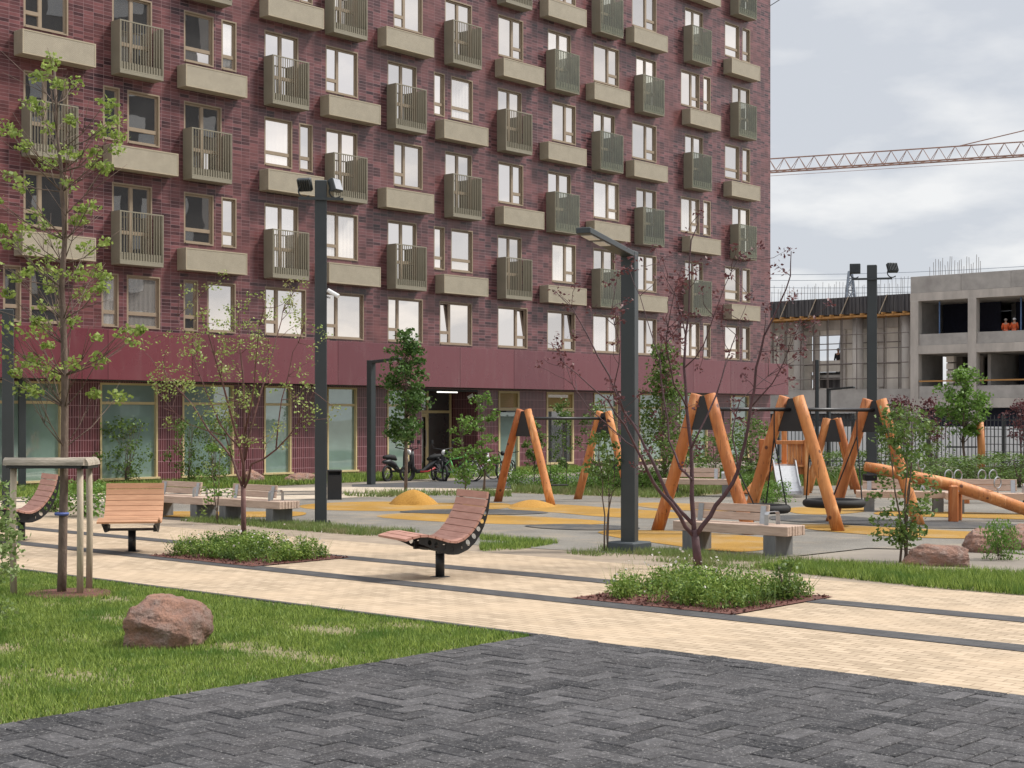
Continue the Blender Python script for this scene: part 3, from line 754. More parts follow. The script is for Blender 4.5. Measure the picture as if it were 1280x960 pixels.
# ------------------------------------------------------------------ lamps and masts
def lamp(label, loc, h, adir, alen, w=.2, footing=False, tilt=.05):
    t = thing('street_lamp', label, 'street lamp', loc, 0, 'slim dark lamp posts'); a = Vector(adir).normalized()
    rz = Matrix.Rotation(math.atan2(a.y, a.x), 4, 'Z')
    g = MB(); g.bbox(-w/2, w/2, -w/2, w/2, 0, h, .012, rz); g.build('pole', M['darkmetal'], t)
    base = rz @ Matrix.Translation((w/2, 0, h-.16)) @ Matrix.Rotation(-tilt, 4, 'Y')
    g = MB(); g.bbox(-.02, alen, -w/2+.004, w/2-.004, .07, .155, .010, base); g.build('arm', M['darkmetal'], t)
    for f0, f1 in ((.52, .68), (.76, .93)):
        g = MB(); g.box(alen*f0, alen*f1, -w*.36, w*.36, .058, .072, base); g.build('light_panel', M['white'], t)
    if footing:
        g = MB(); g.bbox(-.24, .24, -.24, .24, 0, .16, .02, Matrix.Rotation(ANG, 4, 'Z')); g.build('footing', M['concrete_dark'], t)
    return t
M['concrete_dark'] = simple('dark_painted_concrete', (.07, .082, .09), (.05, .058, .063), rough=.8, scale=3)
lamp('dark grey lamp post with square footing and long arm in front of the log swings', G(787, 690), 4.5, (-.36, -.93, 0), 2.1, .215, True)
lamp('slender dark lamp post standing before the storefront left of the entrance', G(464, 606), 3.75, (.75, -.66, 0), 1.15, .2)
lamp('thick dark lamp post at the left edge of the photo', G(10, 656), 4.05, (-1, -.3, 0), 1.4, .21)
lamp('thin dark lamp post just right of the thicker one at the left edge', G(27.5, 612), 3.95, (-.9, -.4, 0), 1.2, .2)
lamp('small distant lamp post with a raised arm in front of the scaffolding', P(1036, 578, 62)*Vector((1, 1, 0)) if False else Vector((13.15, 62, 0)), 3.25, (.6, -.8, 0), 1.3, .14)
t = thing('steel_post', 'plain dark post left of the small distant lamp before the scaffolding', 'post', (12.5, 61.2, 0))
g = MB(); g.bbox(-.07, .07, -.07, .07, 0, 4.4, .01); g.build('pole', M['darkmetal'], t)
g = MB(); g.box(-.12, .12, -.12, .12, 0, .02); g.build('base_plate', M['darkmetal'], t)

def floodmast(label, loc, h, w, rz, heads, cam=False, bar=.62):
    t = thing('floodlight_mast', label, 'floodlight mast', loc, rz, 'dark masts with twin floodlights')
    g = MB(); g.bbox(-w/2, w/2, -w/2, w/2, 0, h, .015); g.build('pole', M['darkmetal'], t)
    g = MB(); g.box(-.2, .2, -.2, .2, 0, .025)
    for x in (-.16, .16):
        for y in (-.16, .16): g.tube([(x, y, .02), (x, y, .06)], .018, 6)
    g.build('base_plate', M['darkmetal'], t)
    zb = h-.36
    g = MB(); g.bar((-bar, -w/2-.026, zb), (bar, -w/2-.026, zb), .05); g.build('crossbar', M['darkmetal'], t)
    for x, yaw, pitch in heads:
        m = Matrix.Translation((x, 0, zb+.28)) @ Matrix.Rotation(yaw, 4, 'Z') @ Matrix.Rotation(pitch, 4, 'X')
        g = MB(); g.bbox(-.135, .135, -.05, .05, -.125, .125, .012, m)
        for i in range(6): g.box(-.12+i*.044, -.112+i*.044, .05, .08, -.11, .11, m)
        f = g.build('floodlight', M['darkmetal'], t)
        g = MB(); g.box(-.115, .115, -.058, -.051, -.105, .105, m); g.build('lens', M['flood_lens'], f)
        g = MB(); g.ring((x, 0, zb+.16), .12, .014, (0, 1, 0), 12, 6, math.pi*.5, math.pi*1.5); g.build('yoke', M['darkmetal'], f)
    if cam:
        g = MB(); g.bar((w/2-.002, 0, 4.30), (w/2+.08, -.05, 4.28), .035); g.tube([(w/2+.02, -.08, 4.42), (w/2+.22, -.17, 4.30)], .042, 10); g.build('security_camera', M['white'], t)
    return t
M['flood_lens'] = glassmat('floodlight_lens', .5, (.35, .36, .38))
floodmast('tall dark mast with two floodlights and white camera beside the left benches', G(401, 655), 6.5, .225, R(8), [(-.3, R(160), R(-30)), (.28, R(55), R(-18))], True, .42)
floodmast('dark mast with twin floodlights on a crossbar behind the log swings', Vector((450*38/1866, 38, 0)), 5.9, .25, R(-14), [(-.42, R(180), R(8)), (.5, R(-150), R(25))], False, .5)

# ------------------------------------------------------------------ bins
def make_bin(name, label, loc, rz=0):
    t = thing(name, label, 'litter bin', loc, rz)
    g = MB(); g.bbox(-.17, .17, -.17, .17, 0, .60, .01); g.build('body', M['black'], t)
    g = MB(); g.box(-.17, .17, -.17, -.15, .601, .62); g.box(-.17, -.14, -.149, .17, .601, .70); g.box(.14, .17, -.149, .17, .601, .70); g.box(-.139, .139, .14, .17, .601, .70); g.bbox(-.175, .175, -.175, .175, .70, .74, .008); g.build('hood', M['black'], t)
    return t
bn = make_bin('litter_bin', 'square black litter bin next to the tall floodlight mast', G(418, 625), R(10))
dup(bn, G(767, 605), R(30), 'black litter bin among shrubs behind the left log swing')

# ------------------------------------------------------------------ log swings
def aframe(t, fl, fr, h, rad):
    c = (fl+fr)/2; d = (fr-fl).normalized()
    for f, sg in ((fl, -1), (fr, 1)):
        top = c+d*(.13*sg)+Vector((0, 0, h)); j = Vector((RNG.uniform(-.03, .03), RNG.uniform(-.03, .03), 0))
        pts = [Vector(f)*(1-k/6)+top*(k/6)+j*math.sin(k/6*math.pi) for k in range(7)]
        g = MB(); g.tube([p-t.location for p in pts], [rad*1.06, rad*1.03, rad, rad, rad*.97, rad*.95, rad*.93], 14); g.build('leg', M['log'], t, True)
    q = MB(); nrm = Vector((-d.y, d.x, 0))
    w0, w1 = .11, .30
    for off in (.035,):
        vs = []
        for yy in (-off, off):
            for w, z in ((-w1, h-.62), (w1, h-.62), (w0, h-.03), (-w0, h-.03)): vs.append(c+d*w+nrm*yy+Vector((0, 0, z))-t.location)
        q.add(vs, [(0, 1, 2, 3), (7, 6, 5, 4), (0, 4, 5, 1), (1, 5, 6, 2), (2, 6, 7, 3), (3, 7, 4, 0)])
    q.build('bracket', M['black'], t)
    return c
A = [(Vector((2.58, 26.5, 0)), Vector((4.08, 25.5, 0))), (Vector((4.28, 27.3, 0)), Vector((5.75, 26.3, 0))), (Vector((6.14, 28.7, 0)), Vector((7.58, 27.8, 0)))]
t = thing('log_swing', 'big orange log swing frame of three A-frames behind the purple tree', 'swing frame', ((A[1][0]+A[1][1])/2), 0, 'orange log swing frames')
cs = [aframe(t, a, b, 2.42-.03*i, .108) for i, (a, b) in enumerate(A)]
g = MB()
for a, b in zip(cs, cs[1:]): g.tube([a-t.location+Vector((0, 0, 2.16)), b-t.location+Vector((0, 0, 2.16))], .035, 8)
g.build('top_bar', M['black'], t, True)
def nest(label, c, bar_a, bar_b, zb, r=.5):
    n = thing('nest_swing', label, 'nest swing', c, 0, 'black nest swings')
    g = MB(); g.ring((0, 0, 0), r, .075, (0, 0, 1), 32, 10); g.build('ring', M['rubber'], n, True)
    g = MB()
    for i in range(-4, 5):
        w = r*math.sqrt(1-(i/5)**2); g.tube([(-w, i*r/5, 0), (0, i*r/5, -.07), (w, i*r/5, 0)], .009, 5); g.tube([(i*r/5, -w, 0), (i*r/5, 0, -.07), (i*r/5, w, 0)], .009, 5)
    g.build('net', M['rubber'], n)
    dv = (bar_b-bar_a); pv = Vector((-dv.y, dv.x, 0)).normalized(); dv = dv.normalized()
    for s1, bp in ((-1, bar_a), (1, bar_b)):
        mid = bp+Vector((0, 0, zb))-n.location
        for s2 in (-1, 1):
            e = dv*(s1*r*.72)+pv*(s2*r*.72); k = mid*.28+e*.0+Vector((mid.x*.55, mid.y*.55, mid.z*.45)) if False else Vector((mid.x, mid.y, mid.z*.72))
            g = MB(); g.tube([e, k, mid], .013, 6); g.build('rope', M['rubber'], n)
    return n
def along(a, b, f): return a+(b-a)*f
a, b = cs[1], cs[2]; m = (a+b)/2
nest('black nest swing hanging between the middle and right A-frames', Vector((m.x, m.y, .44)), along(a, b, .22), along(a, b, .78), 2.14)
a, b = cs[0], cs[1]; m = (a+b)/2
nest('black nest swing half hidden behind the nearest timber bench', Vector((m.x+.25, m.y+.1, .40)), along(a, b, .22), along(a, b, .80), 2.14, .45)
t = thing('log_swing', 'lower orange log swing frame with two A-frames near the bicycles', 'swing frame', (1.2, 35.4, 0), 0, 'orange log swing frames')
c1 = aframe(t, Vector((-.34, 35.6, 0)), Vector((.90, 34.2, 0)), 2.2, .095); c2 = aframe(t, Vector((1.61, 36.7, 0)), Vector((2.84, 35.5, 0)), 2.16, .095)
g = MB(); g.tube([c1-t.location+Vector((0, 0, 2.0)), c2-t.location+Vector((0, 0, 2.0))], .035, 8); g.build('top_bar', M['black'], t, True)
sw = thing('swing_seat', 'flat black swing seat on two long chains under the lower log swing', 'swing seat', along(c1, c2, .42)+Vector((0, 0, .42)))
dv = (c2-c1).normalized(); g = MB(); q = Matrix.Rotation(math.atan2(dv.y, dv.x), 4, 'Z'); g.bbox(-.24, .24, -.09, .09, -.015, .015, .006, q); g.build('seat', M['rubber'], sw)
for s in (-1, 1):
    g = MB(); o_ = dv*(.23*s); g.tube([o_, o_+Vector((0, 0, 1.58))], .009, 6); g.build('chain', M['black'], sw)
t = thing('log_swing', 'distant orange log swing frame seen between the big A-frames', 'swing frame', (8.5, 39.5, 0), 0, 'orange log swing frames')
c1 = aframe(t, Vector((7.87, 39.7, 0)), Vector((9.10, 39.2, 0)), 2.0, .09); c2 = aframe(t, Vector((8.35, 42.2, 0)), Vector((9.55, 41.7, 0)), 2.0, .09)
g = MB(); g.tube([c1-t.location+Vector((0, 0, 1.85)), c2-t.location+Vector((0, 0, 1.85))], .035, 8); g.build('top_bar', M['black'], t, True)

# play house with slide
Yp = 38.6; sx = Yp/F
t = thing('play_house', 'small orange wooden play house with metal slide behind the log swing', 'play house', ((985-640)*sx, Yp, 0))
def lx(x): return (x-985)*sx
for x, y, h in ((1008, 0, 1.45), (959, 0, 1.45), (989, 1.0, 1.85), (960, 1.0, 1.45)):
    g = MB(); g.bbox(lx(x)-.065, lx(x)+.065, y-.065, y+.065, 0, h, .012); g.build('post', M['log'], t)
g = MB()
for i in range(6): g.bbox(lx(985)+i*.075, lx(985)+i*.075+.068, .05, .09, .55, 1.38, .006)
g.build('panel', M['log'], t)
g = MB(); g.bbox(lx(959)+.07, lx(1008)-.07, -.03, .03, 1.33, 1.43, .01); g.bbox(lx(959)+.07, lx(1008)-.07, -.04, 1.04, .74, .80, .01); g.build('platform', M['log'], t)
sl = MB(); c0 = lx(979); prof = [(0, .80), (-.2, .76), (-.55, .36), (-.85, .14), (-1.15, .08)]
for i in range(4):
    (ya, za), (yb, zb) = prof[i], prof[i+1]; w = .27
    for x0, x1, h0, h1 in ((-w, w, 0, .02), (-w-.03, -w, 0, .16), (w, w+.03, 0, .16)):
        sl.add([(c0+x0, ya, za+h0), (c0+x1, ya, za+h0), (c0+x1, yb, zb+h0), (c0+x0, yb, zb+h0), (c0+x0, ya, za+h1), (c0+x1, ya, za+h1), (c0+x1, yb, zb+h1), (c0+x0, yb, zb+h1)],
               [(3, 2, 1, 0), (4, 5, 6, 7), (0, 1, 5, 4), (1, 2, 6, 5), (2, 3, 7, 6), (3, 0, 4, 7)])
sl.build('slide', M['steel'], t)
g = MB(); g.bar((lx(962), -.1, .75), (lx(930), -.5, .08), .3, .05); g.build('ramp', M['log'], t)

# seesaws
t = thing('seesaw', 'long orange log seesaw tilted down to the right over its pivot post', 'seesaw', Vector(((1193-640)*28.9/F, 28.9, 0)))
def sp(x, y, Y=28.9): return P(x, y, Y)-t.location
g = MB(); pts = [sp(1081, 583), sp(1100, 586.5), sp(1140, 596), sp(1193, 607), sp(1240, 622), sp(1290, 640)]
g.tube(pts, [.09, .105, .12, .125, .125, .115], 16); g.build('beam', M['log'], t, True)
for x0, x1, h, y0, y1 in ((1182, 1193, .72, -.30, -.14), (1194, 1206, .64, .14, .30)):
    g = MB(); g.bbox(sp(x0, 600).x, sp(x1, 600).x, y0, y1, 0, h, .03); g.build('post', M['log'], t)
g = MB(); g.tube([(.02, -.14, .60), (.02, .14, .60)], .03, 10); g.build('axle', M['steel'], t)
for x, y in ((1152, 588), (1247, 612)):
    q = sp(x, y); g = MB(); g.ring((q.x, q.y, q.z+.13), .11, .014, (.6, -.8, 0), 20, 6); g.tube([(q.x, q.y, q.z-.08), (q.x, q.y, q.z+.03)], .014, 6); g.build('handle', M['steel'], t)
q = sp(1086, 586); g = MB(); g.bbox(q.x-.10, q.x+.14, -.12, .12, q.z-.23, q.z-.10, .02); g.build('bumper', M['rubber'], t)
t = thing('seesaw', 'small level log seesaw with ring handles behind the long one', 'seesaw', Vector(((1203-640)*35/F, 35, 0)))
g = MB(); g.tube([(-.75, 0, .42), (0, 0, .45), (.75, 0, .40)], .09, 14); g.build('beam', M['log'], t, True)
g = MB(); g.bbox(-.1, .1, -.24, -.10, 0, .5, .02); g.bbox(-.1, .1, .10, .24, 0, .5, .02); g.build('post', M['log'], t)
for x in (-.32, -.1, .46, .72):
    g = MB(); g.ring((x, 0, .66), .13, .016, (.5, -.85, 0), 20, 6); g.tube([(x, 0, .44), (x, 0, .54)], .016, 6); g.build('handle', M['steel'], t)

# sand piles
def heap(label, c, r, h, mat, seed):
    rr = random.Random(seed); mb = MB(); n, m = 28, 9; vs = []
    for i in range(m+1):
        f = i/m
        for k in range(n):
            a = 2*math.pi*k/n; ra = r*f*(1+.10*math.sin(2*a+seed)+.06*math.sin(5*a+1)+rr.uniform(-.02, .02)); vs.append((ra*math.cos(a), ra*math.sin(a)*.85, h*(1-f*f)**.95*(1-.18*f)+rr.uniform(-.01, .01)*h*(1-f)-(.01 if i == m else 0)))
    fs = [(i*n+k, i*n+(k+1) % n, (i+1)*n+(k+1) % n, (i+1)*n+k) for i in range(m) for k in range(n)]
    mb.add(vs, [tuple(reversed(f)) for f in fs]); o = mb.build('crumb_heap', mat, None, True); o.location = c; tag(o, label, 'heap'); return o
heap('steep heap of yellow rubber crumb left of the middle lounge seat', G(516, 631), .54, .355, M['sandpile'], 2)
heap('low flat heap of yellow crumb between the feet of the lower log swing', G(665, 634), .62, .17, M['sandpile'], 5)

# boulders
def boulder(label, c, sx_, sy_, sz_, seed, rz=0):
    import bmesh
    bm = bmesh.new(); bmesh.ops.create_icosphere(bm, subdivisions=6, radius=1)
    rr = random.Random(seed); ph = [rr.uniform(0, 6) for _ in range(12)]
    cuts = [(Vector((rr.uniform(-1, 1), rr.uniform(-1, 1), rr.uniform(-.3, 1))).normalized(), rr.uniform(.68, .9)) for _ in range(11)]
    for v in bm.verts:
        d = v.co.normalized(); s = 1.0
        for n_, k_ in cuts:
            q = d.dot(n_)
            if q > 0: s = min(s, k_/q*1.0) if k_/q < s else s
        s = .85*s+.15
        s *= 1+.06*math.sin(3.3*d.x+ph[5])*math.sin(2.7*d.z+ph[6])+.05*math.sin(5*d.x+ph[0])*math.sin(4*d.y+ph[1])+.02*math.sin(11*d.z+ph[2]+6*d.x)+.014*math.sin(17*d.x+ph[3])*math.sin(19*d.y+ph[4])
        s *= 1+.05*mnoise.fractal(d*2.6+Vector((seed, 0, 0)), 1.0, 2.0, 6)+.02*mnoise.fractal(d*11+Vector((0, seed, 0)), .8, 2.0, 4)
        v.co = Vector((d.x*s*sx_, d.y*s*sy_, (d.z*s+.62)*sz_/1.5))
    me = bpy.data.meshes.new('boulder'); bm.to_mesh(me); bm.free(); me.materials.append(M['stone'])
    me.polygons.foreach_set('use_smooth', [True]*len(me.polygons))
    o = bpy.data.objects.new('boulder', me); COL.objects.link(o); o.location = c; o.rotation_euler = (0, 0, rz); return tag(o, label, 'boulder', 'granite boulders')
boulder('large reddish granite boulder lying on the front lawn', G(196, 815)+Vector((0, .30, -.02)), .44, .37, .47, 33, .9)
boulder('long flat reddish boulder lying in the grass at the foot of the right sapling', G(1178, 708)+Vector((0, .15, -.05)), .50, .28, .32, 8, -.25)
boulder('pale grey boulder half hidden by a low shrub on the right verge', G(1243, 693)+Vector((0, .5, -.03)), .34, .3, .36, 12, .8)
boulder('boulder cut by the right edge of the photo', G(1288, 690)+Vector((0, .4, 0)), .30, .3, .36, 15, .2)
boulder('pale boulder on the far lawn left of the tall floodlight mast', G(374, 604), .52, .4, .32, 21)
boulder('small dark boulder on the far lawn behind the left benches', G(316, 605), .35, .3, .42, 25)

# ------------------------------------------------------------------ trees and shrubs
def poly_tree(name, label, base, Y, trunk, branches, r0, mbark, cat='tree', group=None):
    t = thing(name, label, cat, base, 0, group)
    def loc(pp, dy0=0, dy1=0):
        n = len(pp); return [P(x, y, Y+dy0+(dy1-dy0)*i/max(1, n-1))-t.location for i, (x, y) in enumerate(pp)]
    g = MB(); tr = loc(trunk); tr[0] = Vector((tr[0].x, tr[0].y, 0)); g.tube(tr, [r0*(1-.75*i/(len(tr)-1)) if len(tr) > 4 else r0*(1-.2*i/(len(tr)-1)) for i in range(len(tr))], 10)
    brs = []
    for b, rr, dy in branches:
        pp = loc(b, 0, dy); out = []
        for i in range(len(pp)-1):
            out += [pp[i], pp[i].lerp(pp[i+1], .5)+Vector((RNG.gauss(0, .012), RNG.gauss(0, .03), RNG.gauss(0, .012)))]
        out.append(pp[-1]); g.tube(out, [max(.004, rr*(1-.85*i/(len(out)-1))) for i in range(len(out))], 7); brs.append((out, rr))
    return t, g, tr, brs
def twigs(g, brs, per, lo, hi, up=.5, start=.25, rad=.006):
    tips = []
    for out, rr in brs:
        for _ in range(per):
            k = RNG.randint(int(len(out)*start), len(out)-1); p = out[k]
            d = Vector((RNG.gauss(0, 1), RNG.gauss(0, 1), RNG.gauss(up, .6))).normalized(); ln = RNG.uniform(lo, hi)
            pts = [p]; q = p
            for s in range(4):
                d = (d+Vector((RNG.gauss(0, .25), RNG.gauss(0, .25), RNG.gauss(.1, .2)))).normalized(); q = q+d*ln/4; pts.append(q)
            g.tube(pts, [rad, rad*.45], 5); tips.append(pts)
    return tips
# young maple in its guard
Ym = 16.75; base = Vector(((77-640)*Ym/F, Ym, 0))
trunk = [(77, 745), (78, 700), (79, 650), (80, 600), (80.5, 560), (81, 510), (81, 470), (80, 430), (79, 400), (77, 360), (79, 330), (81, 300), (80, 270), (77, 240), (77, 215), (74, 190), (71, 165), (70, 130), (68, 85)]
t, g, tr, _ = poly_tree('maple_tree', 'tall thin young maple with sparse light green leaves inside the wooden guard', base, Ym, trunk, [], .052, M['bark'])
cl = [(60, 85), (72, 105), (92, 106), (48, 95), (66, 75), (35, 128), (50, 135), (8, 160), (20, 165), (30, 182), (90, 150), (85, 190), (60, 160), (75, 190), (100, 195), (115, 205), (125, 165), (142, 150), (150, 170), (146, 186), (134, 130), (120, 190), (130, 210), (10, 220), (30, 232), (100, 262), (112, 258), (45, 270), (55, 282), (5, 287), (15, 302), (30, 285), (130, 304), (70, 300), (40, 315), (60, 325), (110, 310), (20, 345), (35, 340), (95, 342), (120, 340), (130, 345), (126, 360), (60, 355), (66, 362), (8, 365), (50, 382), (105, 368), (45, 400), (75, 385), (90, 402), (15, 410), (40, 415), (60, 432), (155, 415), (175, 413), (122, 422), (165, 428), (40, 450), (5, 447), (50, 455), (30, 455), (90, 455), (124, 450), (20, 467), (65, 467), (45, 488), (30, 487), (118, 492), (150, 495), (-8, 250), (-10, 330), (-15, 420), (85, 230), (60, 205), (98, 275), (42, 335), (70, 340), (60, 410)]
cen = []
for x, y in cl:
    p = P(x, y, Ym+RNG.uniform(-.7, .7))-t.location; cen.append(p)
    zt = max(1.8, p.z-RNG.uniform(.25, .7)); k = min(range(len(tr)), key=lambda i: abs(tr[i].z-zt)); a = tr[k]
    mid = a.lerp(p, .5)+Vector((0, 0, -.05)); g.tube([a, mid, p+Vector((0, 0, .03))], [.008, .003], 5)
    for _ in range(2):
        e = p+Vector((RNG.gauss(0, .16), RNG.gauss(0, .16), RNG.gauss(.03, .1))); g.tube([mid, e], [.004, .002], 4)
g.build('trunk', M['bark'], t, True)
fast_mesh('crown', leaf_verts(clumps(cen, [RNG.uniform(.08, .15) for _ in cen], 40, .75), .058, .8), 4, L['maple'], t)
mulch = MB(); mulch.lathe([(.5, 0), (.46, .03), (.2, .05), (.02, .05)], 24); mo = mulch.build('mulch_ring', M['mulch']); mo.location = base+Vector((.05, .1, .008)); tag(mo, None, None, kind='structure')
# guard
t = thing('tree_guard', 'wooden guard of three pale stakes and grey rails round the young maple', 'tree guard', base)
SP = [Vector((-.53, -.02, 0)), Vector((.20, .38, 0)), Vector((.235, -.10, 0))]
for s in SP:
    g = MB(); g.tube([s, s+Vector((RNG.uniform(-.02, .02), 0, .75)), s+Vector((0, 0, 1.50))], [.038, .037, .036], 12); g.build('stake', M['stake'], t, True)
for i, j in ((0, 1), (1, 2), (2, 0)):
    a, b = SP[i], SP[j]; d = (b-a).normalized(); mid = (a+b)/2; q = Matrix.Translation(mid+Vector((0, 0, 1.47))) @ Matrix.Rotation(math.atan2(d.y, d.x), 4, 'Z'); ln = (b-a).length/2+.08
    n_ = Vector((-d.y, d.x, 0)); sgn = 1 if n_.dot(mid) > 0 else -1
    m = MB(); vs = []
    for x in (-ln, ln):
        for k in range(9):
            a_ = math.pi*k/8; vs.append(q @ Vector((x, sgn*(.04+.005*(i)), 0)) + (q.to_3x3() @ Vector((0, .065*math.cos(a_), .085*math.sin(a_)))) + Vector((0, 0, .004*i)))
    m.add(vs, [(k, k+1, 9+k+1, 9+k) for k in range(8)]+[(0, 9, 17, 8), tuple(range(8, -1, -1)), tuple(range(9, 18))])
    m.build('rail', M['railwood'], t)
    m = MB(); m.box(-ln+.03, ln-.03, sgn*.045-.05, sgn*.045+.05, -.035+.004*i, -.003+.004*i, q); m.build('rail_under_shade', M['black'], t)  # black strip put in as painted shade along the rail's underside
g = MB(); g.ring((0, 0, .93), .062, .02, (0, 0, 1), 14, 6); g.build('tie', simple('blue_tie', (.08, .12, .35), rough=.7), t)

# reddish branching tree in the left bed
Y2 = 22.3; base = Vector(((305-640)*Y2/F, Y2, 0))
B2 = [([(304, 612), (290, 572), (262, 540), (240, 505), (218, 480), (205, 462)], .022, .8), ([(304, 612), (314, 580), (345, 562), (372, 530), (392, 490)], .022, -.5),
      ([(304, 606), (300, 560), (284, 500), (268, 445), (254, 400), (248, 372)], .024, -.7), ([(305, 606), (306, 540), (304, 470), (299, 415), (297, 352)], .026, .3),
      ([(306, 575), (322, 505), (340, 445), (352, 400), (356, 380)], .020, .9), ([(300, 560), (275, 530), (250, 470), (232, 420), (222, 395)], .015, .2), ([(306, 540), (318, 480), (322, 430), (330, 385)], .014, -.9),
      ([(345, 562), (352, 500), (366, 440), (378, 415)], .012, .2), ([(290, 572), (282, 545), (236, 530), (205, 500)], .012, -.6)]
t, g, tr, brs = poly_tree('crab_apple_tree', 'small branching tree with red-brown stems and sparse olive leaves in the left bed', base, Y2, [(305, 690), (304.5, 650), (304, 608)], B2, .043, M['bark_red'])
tips = twigs(g, brs, 9, .2, .6)
g.build('trunk', M['bark_red'], t, True)
cen = [p[-1] for p in tips]+[p[2] for p in tips if RNG.random() < .6]+[P(x, y, Y2+RNG.uniform(-.5, .5))-t.location for x, y in ((235, 440), (250, 430), (240, 480), (280, 460), (290, 400), (300, 385), (318, 405), (262, 500), (245, 520), (285, 440), (230, 415), (300, 430), (315, 370), (265, 475), (255, 450))]
fast_mesh('crown', leaf_verts(clumps(cen+[P(RNG.gauss(282, 32), RNG.gauss(455, 55), Y2+RNG.uniform(-.7, .7))-t.location for _ in range(45)], [.12]*(len(cen)+45), 16), .048, .6), 4, L['olive'], t)

# purple tree in the right bed
Y3 = 19.8; base = Vector(((872-640)*Y3/F, Y3, 0))
B3 = [([(868, 668), (866, 640), (865, 600), (864, 560), (858, 510), (855, 460), (857, 420), (862, 360), (864, 300), (874, 268)], .036, .3),
      ([(867, 670), (850, 645), (825, 615), (810, 590), (795, 560), (780, 530), (760, 500), (735, 480), (705, 455)], .03, -.9),
      ([(866, 655), (835, 620), (815, 575), (800, 545), (780, 515), (762, 470), (735, 420), (715, 385), (692, 362)], .028, .8),
      ([(870, 670), (888, 645), (905, 620), (922, 590), (931, 555), (938, 510), (945, 460), (955, 420), (975, 378), (988, 345), (989, 314)], .034, -.4),
      ([(865, 600), (850, 585), (836, 550), (830, 500), (825, 450), (815, 420), (800, 370), (786, 335)], .018, .9), ([(859, 510), (842, 480), (832, 430), (838, 390), (852, 335)], .014, -.9),
      ([(864, 560), (886, 515), (903, 470), (912, 440), (925, 400), (936, 370)], .015, .8), ([(922, 590), (915, 545), (925, 500), (960, 470), (1000, 440)], .013, .7), ([(938, 510), (965, 480), (985, 440), (1000, 405)], .011, -.5),
      ([(780, 515), (768, 480), (775, 430), (765, 385), (772, 345)], .011, -.4), ([(855, 460), (880, 430), (905, 360), (925, 320)], .011, -.3), ([(795, 560), (775, 545), (735, 510), (715, 480), (700, 440)], .011, .4), ([(857, 420), (845, 370), (825, 330), (820, 310)], .010, .6)]
t, g, tr, brs = poly_tree('purple_plum_tree', 'dark purple multi-stemmed tree almost bare of leaves in the right bed', base, Y3, [(873, 712), (871, 690), (868, 662)], B3, .062, M['bark_purple'])
tips = twigs(g, brs, 8, .2, .6, .4, .3, .0055)
g.build('trunk', M['bark_purple'], t, True)
cen = [p[-1] for p in tips]+[p[2] for p in tips if RNG.random() < .35]+[b[0][-1] for b in brs]
fast_mesh('crown', leaf_verts(clumps(cen, [.10]*len(cen), 11), .062, .5), 4, L['purple'], t)

def crown_pts(w, h, z0, n, shape='egg'):
    out = []; rad = []
    while len(out) < n:
        f = RNG.random(); a = RNG.uniform(0, 6.283)
        if shape == 'egg': ww = math.sin(math.pi*(f*.86+.10))**.75
        elif shape == 'spire': ww = (min(1, f*4+.35))*(1-f)**.62+.05
        elif shape == 'cone': ww = (1-f)**.8*1.0+.08
        else: ww = .55+.45*math.sin(math.pi*f)
        r = w/2*ww*RNG.random()**.45*RNG.uniform(.72, 1.08)
        out.append((r*math.cos(a), r*math.sin(a), z0+h*f)); rad.append(RNG.uniform(.10, .22)*max(.5, w))
    return out, rad
def small_tree(name, label, base, h, w, z0, mat, nclump, per, leaf, shape='egg', r0=.04, lean=0, stems=1, mb='bark', cat='tree', group=None, squash=.75):
    t = thing(name, label, cat, base, RNG.uniform(0, 6), group)
    g = MB(); c, r = crown_pts(w, h-z0, z0, nclump, shape)
    c = [(x+lean*z/h, y, z) for x, y, z in c]; ax = []
    for s in range(stems):
        a = RNG.uniform(0, 6.28); sp = .0 if stems == 1 else RNG.uniform(.2, .6)*w/2
        pts = [Vector((sp*.25*math.cos(a), sp*.25*math.sin(a), 0))]
        for k in range(1, 7): f = k/6; pts.append(Vector((sp*f*math.cos(a)+RNG.gauss(0, .015)*h/2+lean*f, sp*f*math.sin(a)+RNG.gauss(0, .015)*h/2, h*.93*f)))
        g.tube(pts, [r0*(1-.8*k/6) for k in range(7)], 7); ax.append(pts)
    for q in c[::2]:
        q = Vector(q); pts = RNG.choice(ax); zt = max(.12*h, q.z-.35*w); k = min(range(len(pts)), key=lambda i: abs(pts[i].z-zt)); a = pts[k]
        g.tube([a, a.lerp(q, .5)+Vector((0, 0, -.02)), q], [r0*.3, r0*.1], 4)
    g.build('stem' if cat == 'shrub' else 'trunk', M[mb], t, True)
    fast_mesh('crown' if cat != 'shrub' else 'foliage', leaf_verts(clumps(c, r, per, squash), leaf, .6), 4, mat, t)
    return t
small_tree('lime_tree', 'young dense green tree left of the entrance above the heap of crumb', G(507, 616), 4.3, 1.75, 1.4, L['dense'], 60, 52, .13, 'spire', .05)
small_tree('lime_tree', 'bright green oval tree on twin trunks before the construction site', Vector((15.0, 49.5, 0)), 3.7, 1.75, 1.5, L['bright'], 60, 45, .13, 'egg', .05, stems=1)
small_tree('young_tree', 'dark conical tree with pale blossom behind the front lamp post', Vector(((830-640)*40/F, 40, 0)), 3.9, 2.1, .3, L['bushy'], 80, 42, .11, 'cone', .05)
small_tree('sapling', 'leafy narrow sapling in front of the seesaw on the right verge', G(1130, 703), 2.1, 1.0, .25, L['bushy'], 62, 28, .075, 'bush', .018, stems=4)
small_tree('sapling', 'thin sapling with bare lower stems just left of the front lamp post', G(757, 690), 1.75, .75, .95, L['bushy'], 24, 20, .075, 'bush', .015, stems=3)
